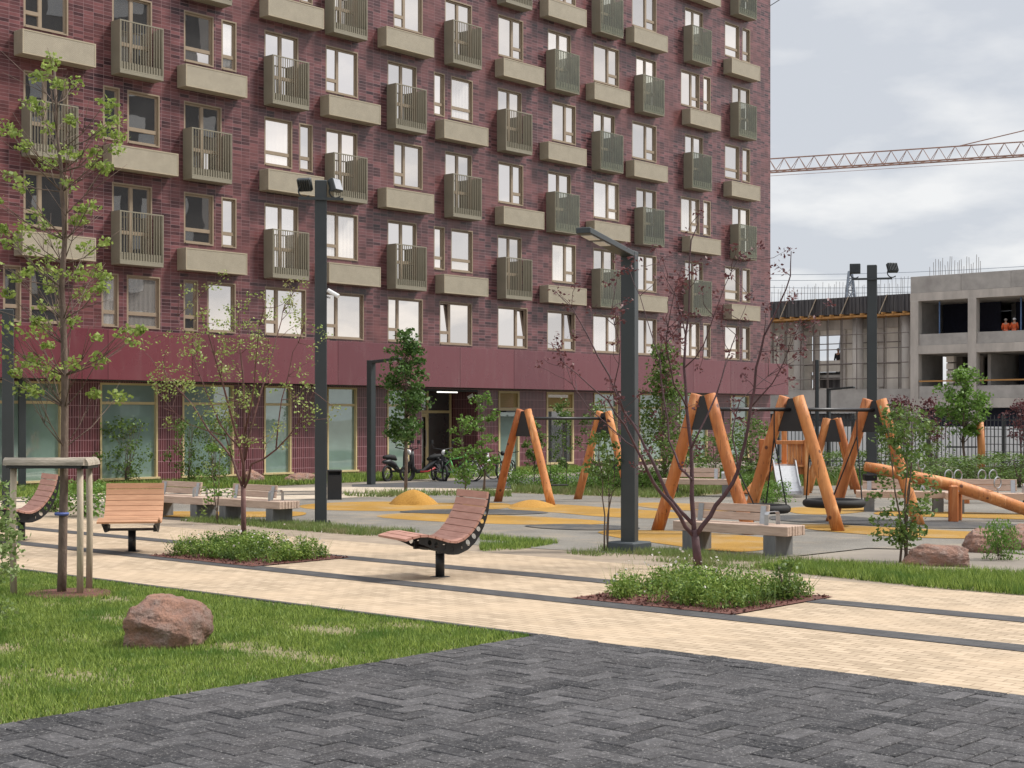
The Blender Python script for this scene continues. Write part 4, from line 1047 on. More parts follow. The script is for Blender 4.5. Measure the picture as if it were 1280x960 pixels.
small_tree('sapling', 'two thin leafy stems in front of the left pair of benches', G(272, 655), 1.55, .75, .35, L['bright'], 22, 18, .07, 'bush', .014, stems=2)
small_tree('sapling', 'slim sapling standing before the green bicycle', G(584, 615), 2.0, 1.1, .3, L['bright'], 36, 26, .10, 'bush', .02, stems=2)
small_tree('sapling', 'taller slim sapling right of the green bicycle', G(606, 614), 2.75, .85, .3, L['bright'], 40, 26, .10, 'bush', .02, stems=2)
small_tree('sapling', 'small dark sapling behind the left leg of the lower log swing', G(668, 608), 2.0, .8, .5, L['bushy'], 30, 26, .10, 'egg', .02)
small_tree('sapling', 'leafy sapling inside the lower log swing before the storefront', G(703, 606), 2.5, 1.0, .5, L['bushy'], 34, 26, .10, 'egg', .02)
small_tree('sapling', 'leafy sapling behind the right A-frame of the lower log swing', G(748, 607), 2.4, 1.35, .3, L['bushy'], 40, 26, .10, 'egg', .02)
shr = small_tree('shrub', 'loose leafy shrub before the second storefront window', G(156, 607), 1.95, 1.9, .15, L['bushy'], 42, 30, .10, 'bush', .018, stems=5, cat='shrub', group='shrubs along the storefront and playground')
small_tree('willow_shrub', 'pale green feathery shrub cut by the left edge in the foreground', Vector((-4.78, 13.3, 0)), 1.45, .95, .05, L['willow'], 60, 38, .055, 'bush', .010, stems=9, cat='shrub')
low = small_tree('shrub', 'low round bright shrub behind the wooden tree guard', G(110, 646), .62, 1.5, .05, L['bright'], 42, 34, .075, 'bush', .012, stems=6, cat='shrub', group='shrubs along the storefront and playground')
def at(x, y, lab, src, sc): dup(src, G(x, y), RNG.uniform(0, 6.28), lab, sc)
at(235, 607, 'dark leafy shrub before the third storefront window', shr, (.7, .7, 1.0)); at(270, 607, 'dense shrub beside the right edge of the third storefront window', shr, (.8, .8, 1.05))
at(68, 640, 'low shrub between the two stakes of the tree guard', low, .8)
for x, y, s, lab in ((690, 612, .9, 'low shrub under the lower log swing'), (735, 614, .9, 'low shrub at the right foot of the lower log swing'), (775, 616, .9, 'low shrub left of the front lamp post base'), (806, 616, .9, 'low shrub right of the front lamp post'),
                     (650, 611, .7, 'low shrub between the left legs of the lower log swing'), (970, 628, .7, 'low shrub before the metal slide'), (940, 618, .7, 'low shrub left of the play house ramp'), (955, 630, .5, 'tiny shrub beside the half hidden nest swing')):
    at(x, y, lab, low, s)
for x, Y, sc, lab in ((850, 46, (1.1, 1.1, .8), 'shrub behind the small distant bench'), (893, 45, (1, 1, .75), 'shrub seen through the left A-frame of the big swing'), (915, 47, (1.2, 1.2, .8), 'shrub right of the small distant bench'), (940, 48, (1.2, 1.2, 1), 'shrub behind the play house ramp'),
                      (1030, 46, (1, 1, .5), 'shrub behind the distant log swing'), (1062, 47, (.9, .9, .5), 'shrub left of the rear floodlight mast'), (1100, 46, (1.1, 1.1, .55), 'shrub right of the rear floodlight mast'), (1128, 47, (.8, .8, 1.2), 'tall airy shrub behind the leafy sapling'),
                      (1160, 45, (.8, .8, .95), 'tall shrub left of the oval tree'), (1176, 42, (1.1, 1.1, .45), 'shrub below the oval tree'), (1205, 44, (1.1, 1.1, .45), 'shrub between the oval tree and the wooden trellis post'), (1222, 42, (1.1, 1.1, .42), 'shrub at the foot of the trellis post'),
                      (1250, 44, (1.3, 1.3, .5), 'shrub growing against the wire trellis'), (1275, 43, (1.2, 1.2, .5), 'shrub at the right edge below the trellis'), (1145, 39, (1, 1, .42), 'shrub behind the raised end of the seesaw')):
    dup(shr, Vector(((x-640)*Y/F, Y, 0)), RNG.uniform(0, 6), lab, sc)
dup(low, G(1250, 700), 1.0, 'low shrub in front of the pale grey boulder', (.42, .42, .75))
for x, Y, lab in ((1125, 56, 'purple-leaved shrub behind the raised seesaw end'), (1168, 57, 'purple-leaved shrub left of the oval tree'), (1278, 57, 'purple-leaved shrub at the right edge by the fence')):
    small_tree('purple_shrub', lab, Vector(((x-640)*Y/F, Y, 0)), 2.75, 1.7, 1.2, L['purple'], 30, 24, .12, 'egg', .03, stems=3, mb='bark_purple', cat='shrub', group='purple shrubs along the fence')

# planting beds
def bed(name, p0, p1, v0, v1, seed, lab):
    sheet('mulch_bed', [PV(p0, v0), PV(p1, v0), PV(p1, v1), PV(p0, v1)], .024, M['mulch'])
    n = 1500                                     # loose bark chips
    xy = np.stack([NR.uniform(p0, p1, n), NR.uniform(v0, v1, n)], 1); w = np.outer(xy[:, 0], np.array(U))+np.outer(xy[:, 1], np.array(V)); w[:, 2] = .03
    o = fast_mesh('bark_chips', leaf_verts(w+NR.normal(0, .008, (n, 3)), .05, .45), 4, M['mulch']); tag(o, 'loose bark chips of the '+lab, 'mulch', kind='stuff')
    cs_, rs = [], []
    for _ in range(120):
        p, v = RNG.uniform(p0+.22, p1-.15), RNG.uniform(v0+.15, v1-.15); q = PV(p, v)
        if hills(np.array([[p, v]]), 2.2, seed)[0] < -.42: continue
        e = min(p-p0, p1-p, v-v0, v1-v); hh = min(.31, .09+e*.42)*RNG.uniform(.4, 1.15)
        for z in (hh*.4, hh*.8): cs_.append((q.x+RNG.gauss(0, .05), q.y+RNG.gauss(0, .05), .03+z)); rs.append(RNG.uniform(.09, .17))
    lv = leaf_verts(clumps(cs_, rs, 62, .9), .042, .5)
    st = []
    n = 700                                     # upright shoots
    b_ = np.array([cs_[RNG.randrange(len(cs_))] for _ in range(n)]); b_[:, :2] += NR.normal(0, .06, (n, 2))
    xyv = grass_verts(b_[:, :2], .03, .32, .012); 
    o = fast_mesh('ground_cover', lv, 4, L['bed']); tag(o, 'dense low flowering plants of the '+lab, 'ground cover', kind='stuff')
    s = fast_mesh('ground_cover_shoots', xyv, 3, L['bed'], o)
    fl = np.array([(x, y, z+.12) for x, y, z in cs_ for _ in range(1) if hills(np.array([[x, y]]), 1.3, seed)[0] > .05])+0.0
    fl += NR.normal(0, .07, fl.shape); fl[:, 2] = np.abs(fl[:, 2])+.03
    fast_mesh('flowers', leaf_verts(fl, .035, .95), 4, L['petal'], o)
bed('left_bed', 12.60, 14.35, 15.85, 18.25, 1.0, 'left planting bed')
bed('right_bed', 12.72, 14.75, 8.35, 10.45, 2.4, 'right planting bed')
small_tree('shrub', 'small separate shrub at the right corner of the right planting bed', PV(14.2, 8.62), .42, .42, .04, L['bushy'], 18, 22, .05, 'bush', .008, stems=4, cat='shrub')

# grass
lawn = [PV(2, 8.885), PV(10.26, 8.885), PV(10.22, 19.5), PV(5, 19.5)]
o = grass('lawn_grass', lawn, 5200, .042, .010, L['grass'], bare=-.46, label='short green grass of the front lawn', seed=2)
tf = np.stack([NR.uniform(2, 10.2, 2600), NR.uniform(8.98, 19, 2600)], 1); tfw = np.outer(tf[:, 0], np.array(U)[:2])+np.outer(tf[:, 1], np.array(V)[:2])
tfw = tfw[hills(tfw, 1.1, 5) > -.25]
bl = np.repeat(tfw, 16, 0)+NR.normal(0, .035, (len(tfw)*16, 2))
keep = (bl @ np.array(V)[:2] > 8.87) & (bl @ np.array(U)[:2] < 10.3)
fast_mesh('grass_tufts', grass_verts(bl[keep], .012, .066, .011), 3, L['grass'], o)
grass('verge_grass', [PV(16.4, -6), PV(18.1, -6), PV(18.3, 8), PV(17.9, 10.8), PV(16.9, 10.8), PV(16.35, 8)], 2600, .11, .013, L['grass'], bare=-.7, label='long grass along the right edge of the path', seed=5)
grass('verge_grass', [PV(16.7, 10.6), PV(18.4, 10.6), PV(18.3, 14.2), PV(16.9, 14.0)], 1900, .09, .012, L['grass2'], bare=.05, label='patchy grass round the front lamp post', seed=1)
grass('verge_grass', [PV(17.2, 18.5), PV(18.4, 18.5), PV(18.4, 24), PV(17.3, 24)], 1500, .10, .014, L['grass2'], bare=-.3, label='rough grass in front of the left benches', seed=3)
grass('verge_grass', [G(600, 690), G(640, 690), G(700, 680), G(600, 672)], 2200, .09, .012, L['grass'], bare=-.3, label='grass patch right of the middle lounge seat', seed=3)
far1 = [P0+U*-9+N*.2, P0+U*20+N*.2, P0+U*17+N*3.6, P0+U*-9+N*4.2]
sheet('far_lawn', far1, .008, M['lawn'])
grass('far_lawn_grass', far1, 420, .16, .03, L['grass'], bare=-.9, label='grass strip at the foot of the storefront', seed=4)
far2 = px((640, 611), (840, 604), (1010, 600), (1320, 600), (1320, 606), (1010, 608), (840, 624), (640, 617))
sheet('far_verge', far2, .017, M['lawn'])
grass('far_verge_grass', far2, 300, .17, .03, L['grass2'], z=.02, bare=-.5, label='rough grass behind the log swings', seed=6)
f3 = px((420, 618), (640, 616), (640, 622), (520, 622), (440, 622))
grass('far_verge_grass', f3, 300, .15, .03, L['grass2'], z=.02, bare=-.1, label='grass tufts behind the heap of crumb', seed=6)
far4 = px((800, 600), (1010, 598), (1400, 590), (1400, 604), (1010, 608), (800, 612))
grass('hedge_grass', far4, 130, .35, .05, L['bushy'], z=.02, bare=-.6, label='green undergrowth in front of the site fence', seed=8)

# ------------------------------------------------------------------ bicycles and scooters
def wheel(t, x, r, tyre, n=14, y=0, name='wheel'):
    g = MB(); g.ring((x, y, r), r-.02, .02 if tyre < .03 else tyre, (0, 1, 0), 28, 8); w = g.build(name, M['rubber'], t, True)
    g = MB(); g.tube([(x, y-.05, r), (x, y+.05, r)], .02, 8)
    for k in range(n):
        a = 2*math.pi*k/n; g.tube([(x, y, r), (x+(r-.03)*math.cos(a), y, r+(r-.03)*math.sin(a))], .003, 4)
    g.build('rim', M['steel'], w)
def bicycle(label, loc, rz, fm, stem=None):
    t = thing('bicycle', label, 'bicycle', loc, rz, 'two-wheelers parked by the entrance')
    wheel(t, -.52, .34, .022); wheel(t, .52, .34, .022)
    g = MB(); bb, st, hd, hb = (-.06, 0, .29), (-.2, 0, .74), (.33, 0, .78), (.36, 0, .66)
    for a, b in ((bb, st), (bb, hb), ((-.19, 0, .70), hd)): g.tube([a, b], .024, 8)
    for y in (-.045, .045):
        g.tube([bb, (-.52, y, .34)], .012, 6); g.tube([(-.19, 0, .68), (-.52, y, .34)], .011, 6); g.tube([hb, (.39, y, .6), (.52, y, .34)], .014, 6)
    g.tube([hb, hd, (.31, 0, .88)], .02, 8); g.build('frame', fm, t, True)
    g = MB(); g.tube([(.36, -.29, .95), (.38, -.2, .93), (.31, 0, .90), (.38, .2, .93), (.36, .29, .95)], .014, 6); g.build('handlebar', M['black'], t, True)
    g = MB(); g.tube([st, (-.225, 0, .86)], .015, 6); g.tube([(-.36, 0, .90), (-.25, 0, .90), (-.08, 0, .88)], [.075, .06, .02], 8); g.build('saddle', M['black'], t, True)
    g = MB(); g.ring((-.06, .06, .29), .085, .008, (0, 1, 0), 18, 5); g.tube([(-.06, .07, .29), (.02, .12, .14)], .01, 5); g.tube([(-.06, -.07, .29), (-.14, -.12, .44)], .01, 5); g.build('crank', M['steel'], t)
    return t
def scooter(label, loc, rz, accent):
    t = thing('motor_scooter', label, 'scooter', loc, rz, 'two-wheelers parked by the entrance')
    wheel(t, -.58, .25, .042, 8); wheel(t, .60, .25, .042, 8)
    g = MB(); g.tube([(-.8, 0, .62), (-.5, 0, .62), (-.2, 0, .50), (.05, 0, .32), (.3, 0, .30)], [.05, .10, .10, .07, .06], 12); g.tube([(.3, 0, .30), (.42, 0, .45), (.45, 0, .8), (.42, 0, .95)], [.06, .07, .08, .05], 12); g.build('body', M['black'], t, True)
    g = MB(); g.tube([(-.78, 0, .77), (-.5, 0, .78), (-.2, 0, .74), (-.08, 0, .68)], [.05, .085, .085, .04], 12); g.build('saddle', M['rubber'], t, True)
    g = MB(); g.tube([(.60, .06, .25), (.45, .06, .75), (.42, 0, .98)], .03, 8); g.tube([(.6, -.06, .25), (.45, -.06, .75)], .03, 8); g.tube([(.36, -.34, 1.06), (.42, 0, 1.0), (.36, .34, 1.06)], .018, 6); g.build('fork', M['black'], t, True)
    g = MB(); g.tube([(.50, 0, .92), (.56, 0, .91)], .085, 14); g.build('headlight', M['white'], t, True)
    for y in (-.3, .3):
        g = MB(); g.tube([(.38, y, 1.06), (.35, y*1.15, 1.22)], .008, 5); g.tube([(.35, y*1.15, 1.20), (.345, y*1.15, 1.31)], .05, 8); g.build('mirror', M['black'], t)
    g = MB(); g.tube([(-.3, .15, .42), (-.05, .15, .30), (.2, .11, .30)], .03, 8); g.tube([(-.3, -.15, .42), (-.05, -.15, .30), (.2, -.11, .30)], .03, 8); g.build('trim', accent, t, True)
    g = MB(); g.tube([(-.1, .1, .2), (-.15, .2, .01)], .012, 5); g.build('kickstand', M['steel'], t)
    return t
scooter('black scooter with tall mirrors parked left of the entrance', G(497, 601), R(60), M['black'])
scooter('black scooter with red trim parked in the middle before the entrance', G(531, 601), R(-155), M['red_paint'])
scooter('black scooter turned to the viewer left of the green bicycle', G(549, 601), R(-70), M['black'])
bicycle('bright green bicycle parked right of the black scooters', G(570, 602), R(-20), M['green_paint'])
bicycle('black bicycle with white rail behind the taller slim sapling', G(612, 602), R(15), M['black'])
bicycle('black bicycle rightmost in the row beside the swing leg', G(633, 602), R(70), M['black'])
bicycle('white bicycle behind the taller slim sapling', G(600, 600), R(35), M['white'])

# ------------------------------------------------------------------ site fence, hoarding, trellis
fy = 60.0
t = thing('palisade_fence', 'dark metal palisade fence along the construction site', 'fence', (16.8, fy, 0), R(-2))
g = MB(); x = -6.0; nbar = 0
while x < 9.0: g.box(x, x+.03, -.015, .015, .08, 2.12); x += .15
g.build('bars', M['darkmetal'], t)
g = MB()
for z in (.25, 1.9): g.box(-6.05, 9.05, .021, .06, z, z+.06)
g.build('rail', M['darkmetal'], t)
for i in range(6):
    g = MB(); x = -6.05+i*3.0; g.bbox(x-.045, x+.045, .025, .115, 0, 2.2, .008); g.build('post', M['darkmetal'], t)
t = thing('hoarding', 'pale site hoarding standing behind the palisade fence', 'hoarding', (16.8, fy+2.2, 0), R(-2))
g = MB(); x = -6.0; i = 0
while x < 10:
    g.box(x, x+.16, -.015, .015, 0, 1.66); g.box(x+.16, x+.24, .005, .03, 0, 1.66); x += .24
g.build('panel', M['hoarding'], t)
g = MB()
for i in range(7): g.bbox(-6+i*2.5, -5.92+i*2.5, .04, .12, 0, 1.6, .006)
g.build('post', M['darkmetal'], t)
Yt = 49.5; t = thing('wire_trellis', 'reddish wooden post with black wire trellis at the right edge', 'trellis', (1226*0+(1226-640)*Yt/F, Yt, 0), R(-8))
g = MB(); g.tube([(0, 0, 0), (0.02, 0, 1), (-.03, 0, 1.88)], [.13, .125, .12], 14); g.build('post', M['log'], t, True)
g = MB(); g.tube([(3.1, 0, 0), (3.1, 0, 1.88)], .125, 14); g.build('post', M['log'], t, True)
g = MB()
for i in range(10): g.tube([(.12+i*.31, 0, .1), (.12+i*.31, 0, 1.75)], .012, 4)
for i in range(7): g.tube([(.1, .012, .15+i*.25), (3.0, .012, .12+i*.25)], .012, 4)
g.build('wire_mesh', M['black'], t)
g = MB(); g.bar((-1.15, 0, 1.05), (-.12, 0, 1.05), .05); g.build('brace', M['black'], t)

# ------------------------------------------------------------------ concrete frame under construction
C0 = Vector((25.35, 95.0, 0)); SA = math.atan2(N.y, N.x)      # local x toward the right along the face, local y away
t = thing('concrete_frame_building', 'unfinished grey concrete frame building with open storeys at the right edge', 'building', C0, SA)
LX = 14.0
cols_ = [0, 3.85, 7.9, 11.95]
for x in cols_:
    g = MB(); g.bbox(x, x+.55, -.02, .5, 0, 9.45, .02); g.build('column', M['concrete2'], t)
    for y in (6, 11.4):
        g = MB(); g.bbox(x+.21, x+.71, y, y+.48, 0, 9.45, .02); g.build('column', M['concrete2'], t)
g = MB()
for z0, z1 in ((2.66, 3.25), (6.07, 6.62), (9.43, 9.95)): g.bbox(-.02, LX, .0, 12, z0, z1, .01)
g.build('slab', M['concrete2'], t)
for x0, x1 in ((.56, 3.84), (4.41, 7.89), (8.46, 11.94), (12.52, LX)):
    for z0, z1 in ((3.26, 4.03), (6.63, 7.33)):
        g = MB(); g.bbox(x0, x1, .06, .26, z0, z1, .008); g.build('parapet', M['concrete'], t)
g = MB(); x = 0.0
for w in (3.4, 3.2, .9, 1.4, 3.0, 2.0): g.bbox(x+.008, x+w-.008, .02, .24, 9.96, 11.0, .006); x += w
g.bbox(.02, .25, .25, 12, 9.96, 11.0, .006)
g.build('roof_parapet', M['concrete'], t)
g = MB(); g.box(0, .2, .51, 5.0, 6.63, 9.42); g.box(0, .2, .51, 4.2, 3.26, 6.06); g.box(0, .2, 5.3, 12, 3.26, 6.06); g.box(2.7, 3.5, 3.0, 3.2, 3.3, 6.0); g.box(4.6, 4.8, 1.2, 7.0, 3.3, 6.0); g.build('inner_wall', M['concrete'], t)
g = MB(); g.box(0, .2, 5.01, 12, 6.63, 9.42); g.box(.21, LX, 11.9, 12.1, 0, 9.42); g.box(.5, 4.4, 3.6, 3.7, 6.63, 9.42); g.box(5.0, LX, 4.5, 4.6, 6.63, 9.42); g.box(5.2, LX, 4.5, 4.6, 3.26, 6.06); g.box(.1, LX, .7, .8, 0, 2.64); g.box(LX-.2, LX, .7, 11.8, 0, 9.42)
g.build('tarpaulin', simple('dark_navy_tarpaulin', (.012, .016, .035), (.006, .008, .02), rough=.8), t)
for x in (1.6, 6.9):
    g = MB(); g.tube([(x, .8, 6.65), (x, .8, 9.4)], .05, 8); g.build('prop', simple('blue_prop', (.12, .22, .42), rough=.6), t)
g = MB()
for i in range(6): g.bbox(1.95, 2.45, 1.0, 1.4, 3.3+i*.45, 3.3+i*.45+.38, .01)
g.build('block_stack', M['palecon'], t)
g = MB(); g.bar((.6, .03, 4.35), (3.8, .03, 4.35), .09); g.bar((4.45, .03, 4.35), (7.9, .03, 4.35), .09); g.build('guard_rail', M['plywood'], t)
g = MB()
for i in range(22): x = 1.0+i*.16+RNG.uniform(-.05, .05); g.tube([(x, .6+RNG.uniform(0, .5), 9.9), (x+RNG.uniform(-.03, .03), .8, 11.3+RNG.uniform(.2, 1.0))], .016, 4)
g.build('rebar', M['rebar'], t)
# earlier part: scaffolded wing
t = thing('unfinished_wing', 'pale unfinished building wing with scaffold tubes and dark roof formwork', 'building', C0+Vector((0, 0, 0)), SA)
WX = -17.0
g = MB(); g.box(WX, -.1, 1.7, 1.9, 2.9, 4.05)
def wl(x0, x1, z0, z1): g.box(x0, x1, 1.7, 1.9, z0, z1)
for x0, x1 in ((WX, -8.2), (-5.6, -.1)): wl(x0, x1, 4.051, 8.7)
wl(-8.2, -5.6, 7.6, 8.7); wl(-8.2, -5.6, 5.15, 5.9)
g.build('wall', M['palecon'], t)
g = MB(); 
for x in (-15.2, -11.6, -10.6, -7.9, -5.9, -3.1, -1.6): g.bbox(x, x+.42, 1.58, 1.698, 4.052, 7.94, .02)
g.box(WX, -.1, 1.55, 1.697, 7.95, 8.6)
g.build('pilaster', M['concrete2'], t)
g = MB(); g.box(WX, -.1, .4, .9, 2.35, 3.9); g.box(WX, -.1, 1.901, 4.0, 4.75, 4.95); g.build('plinth', M['concrete'], t)
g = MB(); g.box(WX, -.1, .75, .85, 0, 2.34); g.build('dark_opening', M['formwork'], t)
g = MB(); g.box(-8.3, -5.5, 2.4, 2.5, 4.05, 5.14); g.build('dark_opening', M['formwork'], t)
for x, r in ((-8.7, .36), (-4.25, .36), (-.7, .4), (-13.2, .36)):
    g = MB(); g.tube([(x, 1.0, 0), (x, 1.0, 8.6)], r, 16); g.build('column', M['concrete2'], t, True)
g = MB()
x = WX
while x < -.15: g.box(x, x+.20, .3, .42, 8.86, 9.98); g.box(x+.2, x+.27, .24, .40, 8.86, 9.98); x += .27
g.box(WX, -.1, .45, 6, 8.9, 9.9)
g.build('formwork', M['formwork'], t)
g = MB(); g.box(WX, -.1, .1, .35, 8.62, 8.74); g.box(WX, -.1, 1.6, 1.8, 8.60, 8.74)
x = WX
while x < -.2: g.box(x, x+.12, -.1, 1.9, 8.741, 8.855); x += .75
g.build('timber_deck', M['plywood'], t)
for x in (-9.6, -7.4, -5.0, -2.2):
    g = MB(); g.bar((x, .0, 8.75), (x+.45, .25, 10.0), .14, .06); g.build('brace', M['stake'], t)
g = MB(); x = WX
while x < -.1:
    g.tube([(x, .9, 9.9), (x+RNG.uniform(-.05, .05), .9, 10.7+RNG.uniform(0, .5))], .014, 4); x += RNG.uniform(.1, .3)
g.build('rebar', M['rebar'], t)
g = MB(); x = -16.5
while x < -.2:
    if not -8.6 < x < -8.5:
        g.tube([(x, .2, 3.9), (x, .2, 8.6)], .032, 5); g.tube([(x+.25, 1.45, 3.9), (x+.25, 1.45, 8.6)], .032, 5)
    x += 1.05
for z in (4.6, 5.6, 6.55, 7.5): g.tube([(-16.8, .18, z), (-.2, .18, z)], .032, 5)
for z in (5.6, 7.0): g.tube([(-16.8, 1.43, z), (-.2, 1.43, z)], .032, 5)
g.build('scaffold', M['rebar'], t)

# people on the site
def person(label, loc, rz, jacket, helmet, h=1.75):
    t = thing('person', label, 'person', loc, rz); s = h/1.75
    def skin(name, verts, edges, rad, mat, lv=2):
        me = bpy.data.meshes.new(name); me.from_pydata([Vector(v)*s for v in verts], edges, []); me.materials.append(mat)
        o = bpy.data.objects.new(name, me); COL.objects.link(o); o.parent = t
        md = o.modifiers.new('skin', 'SKIN'); md.use_smooth_shade = True
        for i, r in enumerate(rad): me.skin_vertices[0].data[i].radius = (r[0]*s, r[1]*s) if hasattr(r, '__len__') else (r*s, r*s)
        me.skin_vertices[0].data[0].use_root = True
        sd = o.modifiers.new('sub', 'SUBSURF'); sd.levels = sd.render_levels = lv
        return o
    body = skin('body', [(0, 0, .95), (0, 0, 1.2), (0, 0, 1.42), (0, 0, 1.52), (0, -.01, 1.62), (0, -.01, 1.72),
                  (.1, 0, .9), (.11, -.02, .5), (.11, .02, .08), (.11, -.14, .04), (-.1, 0, .9), (-.11, -.02, .5), (-.11, .02, .08), (-.11, -.14, .04),
                  (.19, 0, 1.42), (.25, .02, 1.15), (.22, -.12, .95), (.21, -.2, .9), (-.19, 0, 1.42), (-.25, .02, 1.15), (-.22, -.12, .95), (-.21, -.2, .9)],
         [(0, 1), (1, 2), (2, 3), (3, 4), (4, 5), (0, 6), (6, 7), (7, 8), (8, 9), (0, 10), (10, 11), (11, 12), (12, 13), (2, 14), (14, 15), (15, 16), (16, 17), (2, 18), (18, 19), (19, 20), (20, 21)],
         [(.15, .1), (.13, .09), (.14, .09), .05, .085, .075, .085, .06, .045, .04, .085, .06, .045, .04, .055, .045, .035, .035, .055, .045, .035, .035], M['skin'])
    skin('trousers', [(0, 0, .95), (.1, 0, .9), (.11, -.02, .5), (.11, .02, .1), (-.1, 0, .9), (-.11, -.02, .5), (-.11, .02, .1)], [(0, 1), (1, 2), (2, 3), (0, 4), (4, 5), (5, 6)], [(.17, .12), .1, .075, .07, .1, .075, .07], jacket)
    skin('jacket', [(0, 0, .92), (0, 0, 1.2), (0, 0, 1.43), (.19, 0, 1.43), (.26, .02, 1.15), (.225, -.11, .97), (-.19, 0, 1.43), (-.26, .02, 1.15), (-.225, -.11, .97)], [(0, 1), (1, 2), (2, 3), (3, 4), (4, 5), (2, 6), (6, 7), (7, 8)], [(.18, .13), (.17, .12), (.16, .11), .075, .065, .055, .075, .065, .055], jacket)
    g = MB(); g.lathe([(.135*s, 1.67*s), (.12*s, 1.69*s), (.11*s, 1.75*s), (.07*s, 1.80*s), (.01, 1.82*s)], 14); g.build('helmet', helmet, t, True)
fl_ = C0+N*6.1+U*1.0
person('worker in orange workwear and white helmet, right one of the pair on the concrete frame', fl_+N*.3+Vector((0, 0, 6.62)), R(150), M['hivis'], M['white'], 1.5)
person('worker in orange workwear, left one of the pair on the concrete frame', fl_-N*.25+Vector((0, 0, 6.62)), R(160), M['hivis'], simple('grey_helmet', (.4, .36, .33)), 1.48)
person('worker in dark clothes standing on the scaffolded wing', C0-N*6.6+U*2.6+Vector((0, 0, 4.95)), R(-40), M['darkcloth'], M['black'])

# tower crane
t = thing('tower_crane', 'red-brown lattice jib of a tower crane above the construction site', 'crane', (95, 176, 0))
zj = 35.2; a = Vector((30, 203, zj))-t.location; b = Vector((95, 176, zj))-t.location; a.z = b.z = zj
d = (b-a); Lj = d.length; d.normalize(); sd_ = Vector((-d.y, d.x, 0)); g = MB(); hw, hh = .7, 1.75
for off in (sd_*hw, -sd_*hw): g.tube([a+off, b+off], .10, 6)
g.tube([a+Vector((0, 0, hh)), b+Vector((0, 0, hh))], .09, 6)
n = int(Lj/2.0); 
for i in range(n):
    p0, p1 = a+d*(Lj*i/n), a+d*(Lj*(i+1)/n); m = (p0+p1)/2+Vector((0, 0, hh))
    for off in (sd_*hw, -sd_*hw): g.tube([p0+off, m], .045, 4); g.tube([m, p1+off], .045, 4)
    g.tube([p0+sd_*hw, p0-sd_*hw], .045, 4); g.tube([p0+sd_*hw, p1-sd_*hw], .035, 4)
g.build('jib', M['crane'], t)
g = MB()
for x in (-.9, .9):
    for y in (-.9, .9): g.tube([b+Vector((x, y, -zj)), b+Vector((x, y, 2))], .12, 6)
for k in range(18):
    z = -zj+k*1.95
    for (x0, y0), (x1, y1) in (((-.9, -.9), (.9, -.9)), ((.9, -.9), (.9, .9)), ((.9, .9), (-.9, .9)), ((-.9, .9), (-.9, -.9))): g.tube([b+Vector((x0, y0, z)), b+Vector((x1, y1, z+1.9))], .06, 4)
g.build('mast', M['crane'], t)
g = MB(); g.bbox(b.x-1, b.x+1, b.y-3.2, b.y-1.2, b.z-1, b.z+1.2, .1); g.build('cab', M['white'], t)
g = MB(); ap = b+Vector((0, 0, 9)); g.tube([b+Vector((0, 0, 2)), ap], .2, 6); g.tube([ap, a+d*(Lj*.42)+Vector((0, 0, hh))], .07, 5); g.tube([a-Vector((0, 0, .55)), b-Vector((0, 0, .6))], .03, 4); g.tube([b, b+d*14], .25, 6); g.build('pendant', M['crane'], t)
# pylon and wires
Yq = 320.0; t = thing('power_pylon', 'distant grey lattice power pylon above the scaffolded wing', 'pylon', ((1063-640)*Yq/F, Yq, 0))
hp = P(0, 339, Yq).z; g = MB(); wb = 3.6
def cw(z): return wb*(1-z/hp)*.9+.35
cr = [(-1, -1), (1, -1), (1, 1), (-1, 1)]; lv = [hp*(1-(1-k/9)**1.4) for k in range(10)]
for k in range(9):
    z0, z1 = lv[k], lv[k+1]
    for i in range(4):
        c_, e_ = cr[i], cr[(i+1) % 4]; p = lambda c, z: Vector((c[0]*cw(z), c[1]*cw(z), z))
        g.tube([p(c_, z0), p(c_, z1)], .16, 4); g.tube([p(c_, z0), p(e_, z1)], .09, 4); g.tube([p(e_, z0), p(c_, z1)], .09, 4); g.tube([p(c_, z1), p(e_, z1)], .08, 4)
g.build('lattice', M['pylon'], t)
for i, (yl, yr) in enumerate(((329, 318), (336, 326), (341.5, 341.5), (349, 347))):
    g = MB(); a = P(700, yl+5, Yq+25); b = P(1500, yr-4, Yq-25); pts = [a.lerp(b, k/12)-Vector((0, 0, 3.0*(1-(2*k/12-1)**2))) for k in range(13)]
    g.tube(pts, .055, 4); o = g.build('power_line', M['pylon']); tag(o, ('highest', 'second highest', 'third highest', 'lowest')[i]+' of the four thin power lines crossing the sky', 'power line', 'power lines')
g = MB(); a = P(860, 60, 90); b = P(1040, -42, 80); g.tube([a, a.lerp(b, .5)-Vector((0, 0, .3)), b], .025, 4); o = g.build('overhead_cable', M['black']); tag(o, 'single thin cable in the sky at the top of the photo beside the tower', 'cable')

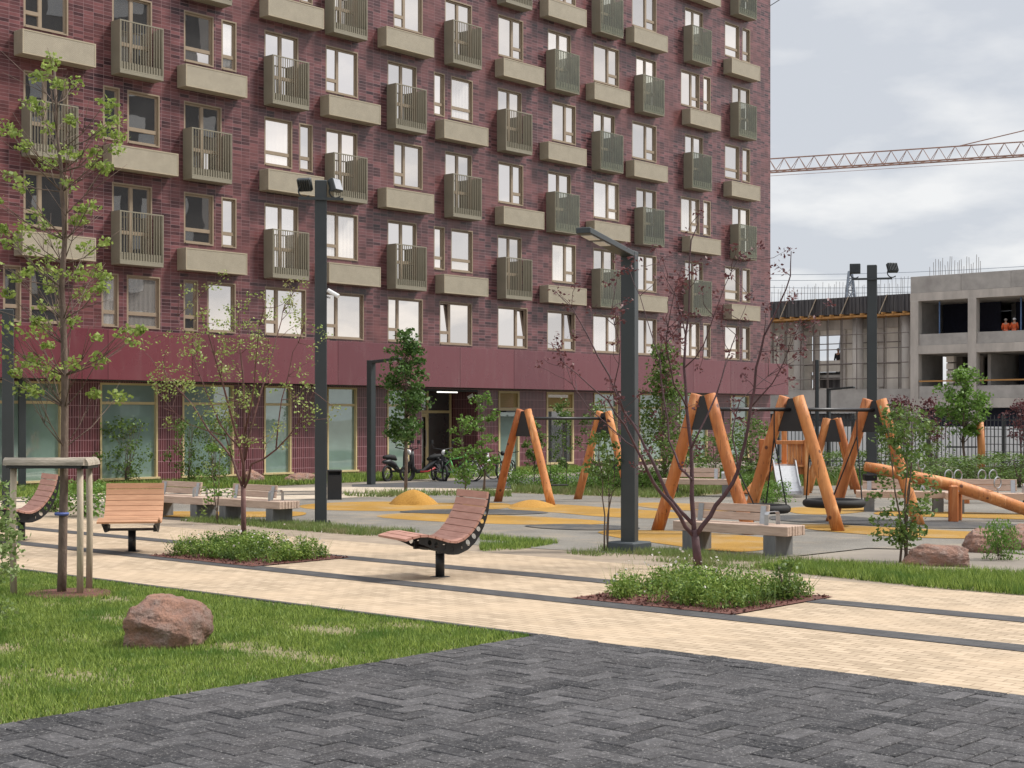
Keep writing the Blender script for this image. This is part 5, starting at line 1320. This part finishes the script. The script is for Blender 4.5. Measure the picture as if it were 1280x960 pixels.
# ------------------------------------------------------------------ sky and light
az = math.atan2(.98, .12); el = R(50)                 # azimuth measured from +Y toward +X
to_sun = Vector((math.sin(az)*math.cos(el), math.cos(az)*math.cos(el), math.sin(el)))
w = bpy.data.worlds.new('World'); scene.world = w; w.use_nodes = True; nt = w.node_tree
bg = nt.nodes['Background']; bg.inputs['Strength'].default_value = .10
sky = node(nt, 'ShaderNodeTexSky'); sky.sky_type = 'NISHITA'; sky.sun_disc = False; sky.sun_elevation = el; sky.sun_rotation = az
co = node(nt, 'ShaderNodeTexCoord').outputs['Generated']
sp_ = node(nt, 'ShaderNodeSeparateXYZ'); nt.links.new(co, sp_.inputs[0])
zz = node(nt, 'ShaderNodeMath', operation='MAXIMUM'); nt.links.new(sp_.outputs[2], zz.inputs[0]); zz.inputs[1].default_value = 0.0
zz2 = node(nt, 'ShaderNodeMath', operation='ADD'); nt.links.new(zz.outputs[0], zz2.inputs[0]); zz2.inputs[1].default_value = .22
dv_ = node(nt, 'ShaderNodeVectorMath', operation='DIVIDE'); nt.links.new(co, dv_.inputs[0]); cb = node(nt, 'ShaderNodeCombineXYZ')
for i in range(3): nt.links.new(zz2.outputs[0], cb.inputs[i])
nt.links.new(cb.outputs[0], dv_.inputs[1])
mp = node(nt, 'ShaderNodeMapping'); mp.inputs['Scale'].default_value = (1, 1, .9); mp.inputs['Location'].default_value = (3.1, 1.7, .4); nt.links.new(dv_.outputs[0], mp.inputs['Vector'])
n1 = noise(nt, mp.outputs[0], 2.9, 7, .5); 
cl_ = mixc(nt, ramp(nt, n1, .46, .66), (5.7, 5.95, 6.4), (8.1, 8.1, 8.1))
dot = node(nt, 'ShaderNodeVectorMath', operation='DOT_PRODUCT'); nt.links.new(co, dot.inputs[0]); dot.inputs[1].default_value = (1.0, .0, .1)
gl = ramp(nt, dot.outputs['Value'], .35, 1.0); gm = gl.node; gm.inputs['To Min'].default_value = 1.0; gm.inputs['To Max'].default_value = 1.3
cg = node(nt, 'ShaderNodeCombineXYZ')
for i, k_ in enumerate((1.0, .87, .74)):
    pw = node(nt, 'ShaderNodeMath', operation='POWER'); nt.links.new(gl, pw.inputs[0]); pw.inputs[1].default_value = k_; nt.links.new(pw.outputs[0], cg.inputs[i])
cl2 = mixc(nt, 1.0, cl_, cg.outputs[0], 'MULTIPLY')
zg = ramp(nt, zz.outputs[0], .26, .95); zm = zg.node; zm.inputs['To Min'].default_value = 1.0; zm.inputs['To Max'].default_value = 2.1   # overcast sky: brighter overhead
cz = node(nt, 'ShaderNodeCombineXYZ')
for i in range(3): nt.links.new(zg, cz.inputs[i])
cl2 = mixc(nt, 1.0, cl2, cz.outputs[0], 'MULTIPLY')
nt.links.new(mixc(nt, .92, sky.outputs[0], cl2), bg.inputs['Color'])
sun = bpy.data.lights.new('sun', 'SUN'); sun.energy = 3.6; sun.angle = R(10); sun.color = (1, .955, .89)
so = bpy.data.objects.new('sun', sun); COL.objects.link(so); so.rotation_euler = (-to_sun).to_track_quat('-Z', 'Y').to_euler(); so.location = (20, 0, 40)

cam = bpy.data.cameras.new('camera'); co_ = bpy.data.objects.new('camera', cam); COL.objects.link(co_); scene.camera = co_
co_.location = (0, 0, H); co_.rotation_euler = (R(90), 0, 0)
cam.sensor_width = 36; cam.lens = 36*F/1280; cam.shift_y = (HY-480)/1280; cam.clip_start = .1; cam.clip_end = 6000
scene.view_settings.view_transform = 'Standard'; scene.view_settings.look = 'None'; scene.view_settings.gamma = 1; scene.view_settings.exposure = .2
scene.view_settings.use_curve_mapping = False
scene.cycles.max_bounces = 6; scene.cycles.diffuse_bounces = 3; scene.cycles.glossy_bounces = 3; scene.cycles.use_denoising = True
